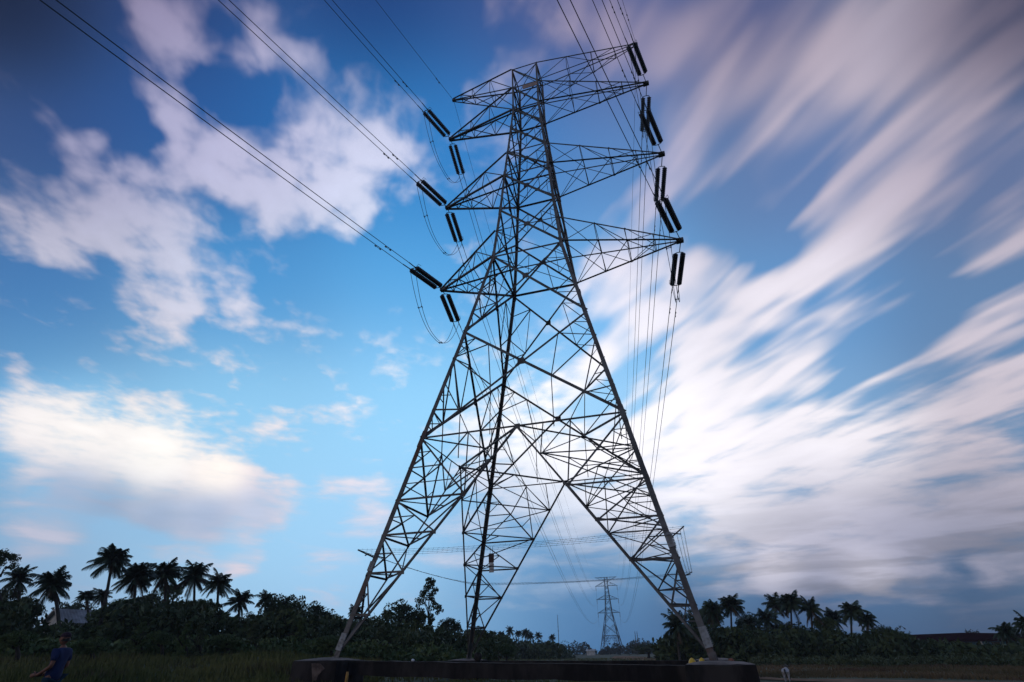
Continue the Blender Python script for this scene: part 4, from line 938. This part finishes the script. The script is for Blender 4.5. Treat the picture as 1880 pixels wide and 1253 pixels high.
skin_obj('t_shirt', [(0,0,.86),(0,0,1.04),(.01,0,1.25),(.02,0,1.40),(.0,0,1.49),(.03,.17,1.43),(.055,.215,1.24),(.03,-.17,1.43),(.055,-.215,1.24)], [(0,1),(1,2),(2,3),(3,4),(3,5),(5,6),(3,7),(7,8)],
         [(.15,.185),(.14,.17),(.125,.165),(.125,.165),(.07,.08),.075,.066,.075,.066], shirt, per)
skin_obj('trousers', [(0,0,1.02),(.01,.11,.90),(-.01,.12,.52),(.05,.13,.10),(.01,-.11,.90),(-.03,-.13,.52),(.03,-.14,.10)], [(0,1),(1,2),(2,3),(0,4),(4,5),(5,6)], [(.14,.18),.115,.078,.066,.108,.078,.066], jeans, per)
m = MB(); dome(m, (-.025,0,1.70), .108, .10, 16, 6, .84); m.v += [(-.12,-.07,1.705),(-.12,.07,1.705),(-.205,.045,1.69),(-.205,-.045,1.69),(-.12,-.07,1.715),(-.12,.07,1.715),(-.205,.045,1.70),(-.205,-.045,1.70)]
b = len(m.v)-8; m.f += [(b,b+1,b+2,b+3),(b+7,b+6,b+5,b+4),(b+2,b+6,b+7,b+3)]; m.build('cap', capm, per, True)
m = MB(); dome(m, (-.005,0,1.62), .098, .09, 14, 5, .80); m.build('hair', hairm, per, True)
m = MB(); m.box((-.40,-.06,.98),(-.30,.10,1.06)); o = m.build('camera_bag', capm); o.modifiers.new('b','BEVEL').width = .015
o.location = (pp.x, pp.y, pz); o.rotation_euler = (0,0,math.radians(18)); tag(o, 'small dark pouch held in the hands of the person in blue', 'pouch')
for s in (-1,1):
    m = MB(); m.tube([(-.16,s*.14,.045),(-.04,s*.135,.055),(.09,s*.135,.05)], [.04,.05,.045], 8); m.build('shoe', capm, per, True)
per.rotation_euler = (0,0,math.radians(18))
# goat seen from behind
gp_ = gz(1434, 34.0)
gt = thing('goat', 'small white goat seen from behind with dark tail, on the dirt at right', 'goat', gp_)
V = [(0,0,.50),(.0,.16,.52),(0,.36,.50),(0,.46,.56),(.02,.56,.70),(.02,.66,.72),(.02,.76,.67),
 (.075,-.02,.46),(.085,.03,.33),(.08,-.06,.20),(.08,-.02,.03),(-.075,-.02,.46),(-.085,.03,.33),(-.08,-.06,.20),(-.08,-.02,.03),
 (.07,.40,.40),(.07,.39,.22),(.07,.41,.03),(-.07,.40,.40),(-.07,.39,.22),(-.07,.41,.03)]
E_ = [(0,1),(1,2),(2,3),(3,4),(4,5),(5,6),(0,7),(7,8),(8,9),(9,10),(0,11),(11,12),(12,13),(13,14),(2,15),(15,16),(16,17),(2,18),(18,19),(19,20)]
RR = [(.13,.13),(.145,.15),(.13,.14),(.09,.10),(.065,.07),(.065,.07),(.035,.035),.085,.055,.03,.026,.085,.055,.03,.026,.055,.032,.026,.055,.032,.026]
skin_obj('body', V, E_, RR, goatm, gt)
m = MB()
for s in (-1,1): m.tube([(.02+s*.05,.64,.76),(.02+s*.12,.64,.74),(.02+s*.15,.65,.70)], [.02,.028,.01], 6)
m.build('ear', goatd, gt, True)
for s in (-1,1):
    m = MB(); m.tube([(.02+s*.03,.60,.77),(.02+s*.05,.56,.85),(.02+s*.07,.50,.88)], [.016,.012,.005], 6); m.build('horn', goatd, gt, True)
m = MB(); m.tube([(0,-.12,.58),(0,-.20,.60),(0,-.24,.50),(0,-.23,.40)], [.03,.035,.035,.015], 8); m.build('tail', goatd, gt, True)
vd = ray(1434, 1200); gt.rotation_euler = (0,0,math.atan2(-vd.x, vd.y)-.10); gt.scale = (1.25,.9,.92)
m = MB(); m.tube([(.02,.50,.66),(.02,.58,.735),(.02,.67,.74),(.02,.78,.675)], [.075,.085,.082,.045], 10); m.build('head_hair', goatd, gt, True)

# ------------------------------------------------------------------ air
m = MB(); m.box((-650,-680,-1.3),(650,620,60))
hz = m.build('haze', None) if False else link('haze', m.mesh('haze', []))
hm = bpy.data.materials.new('haze'); hm.use_nodes = True; hm.node_tree.nodes.clear()
vo = hm.node_tree.nodes.new('ShaderNodeVolumePrincipled'); vo.inputs['Color'].default_value = (.92,.94,1,1); vo.inputs['Density'].default_value = .0003
ho = hm.node_tree.nodes.new('ShaderNodeOutputMaterial'); hm.node_tree.links.new(vo.outputs[0], ho.inputs['Volume'])
hz.data.materials.append(hm); tag(hz, kind='stuff', label='thin evening haze in the air over the field')
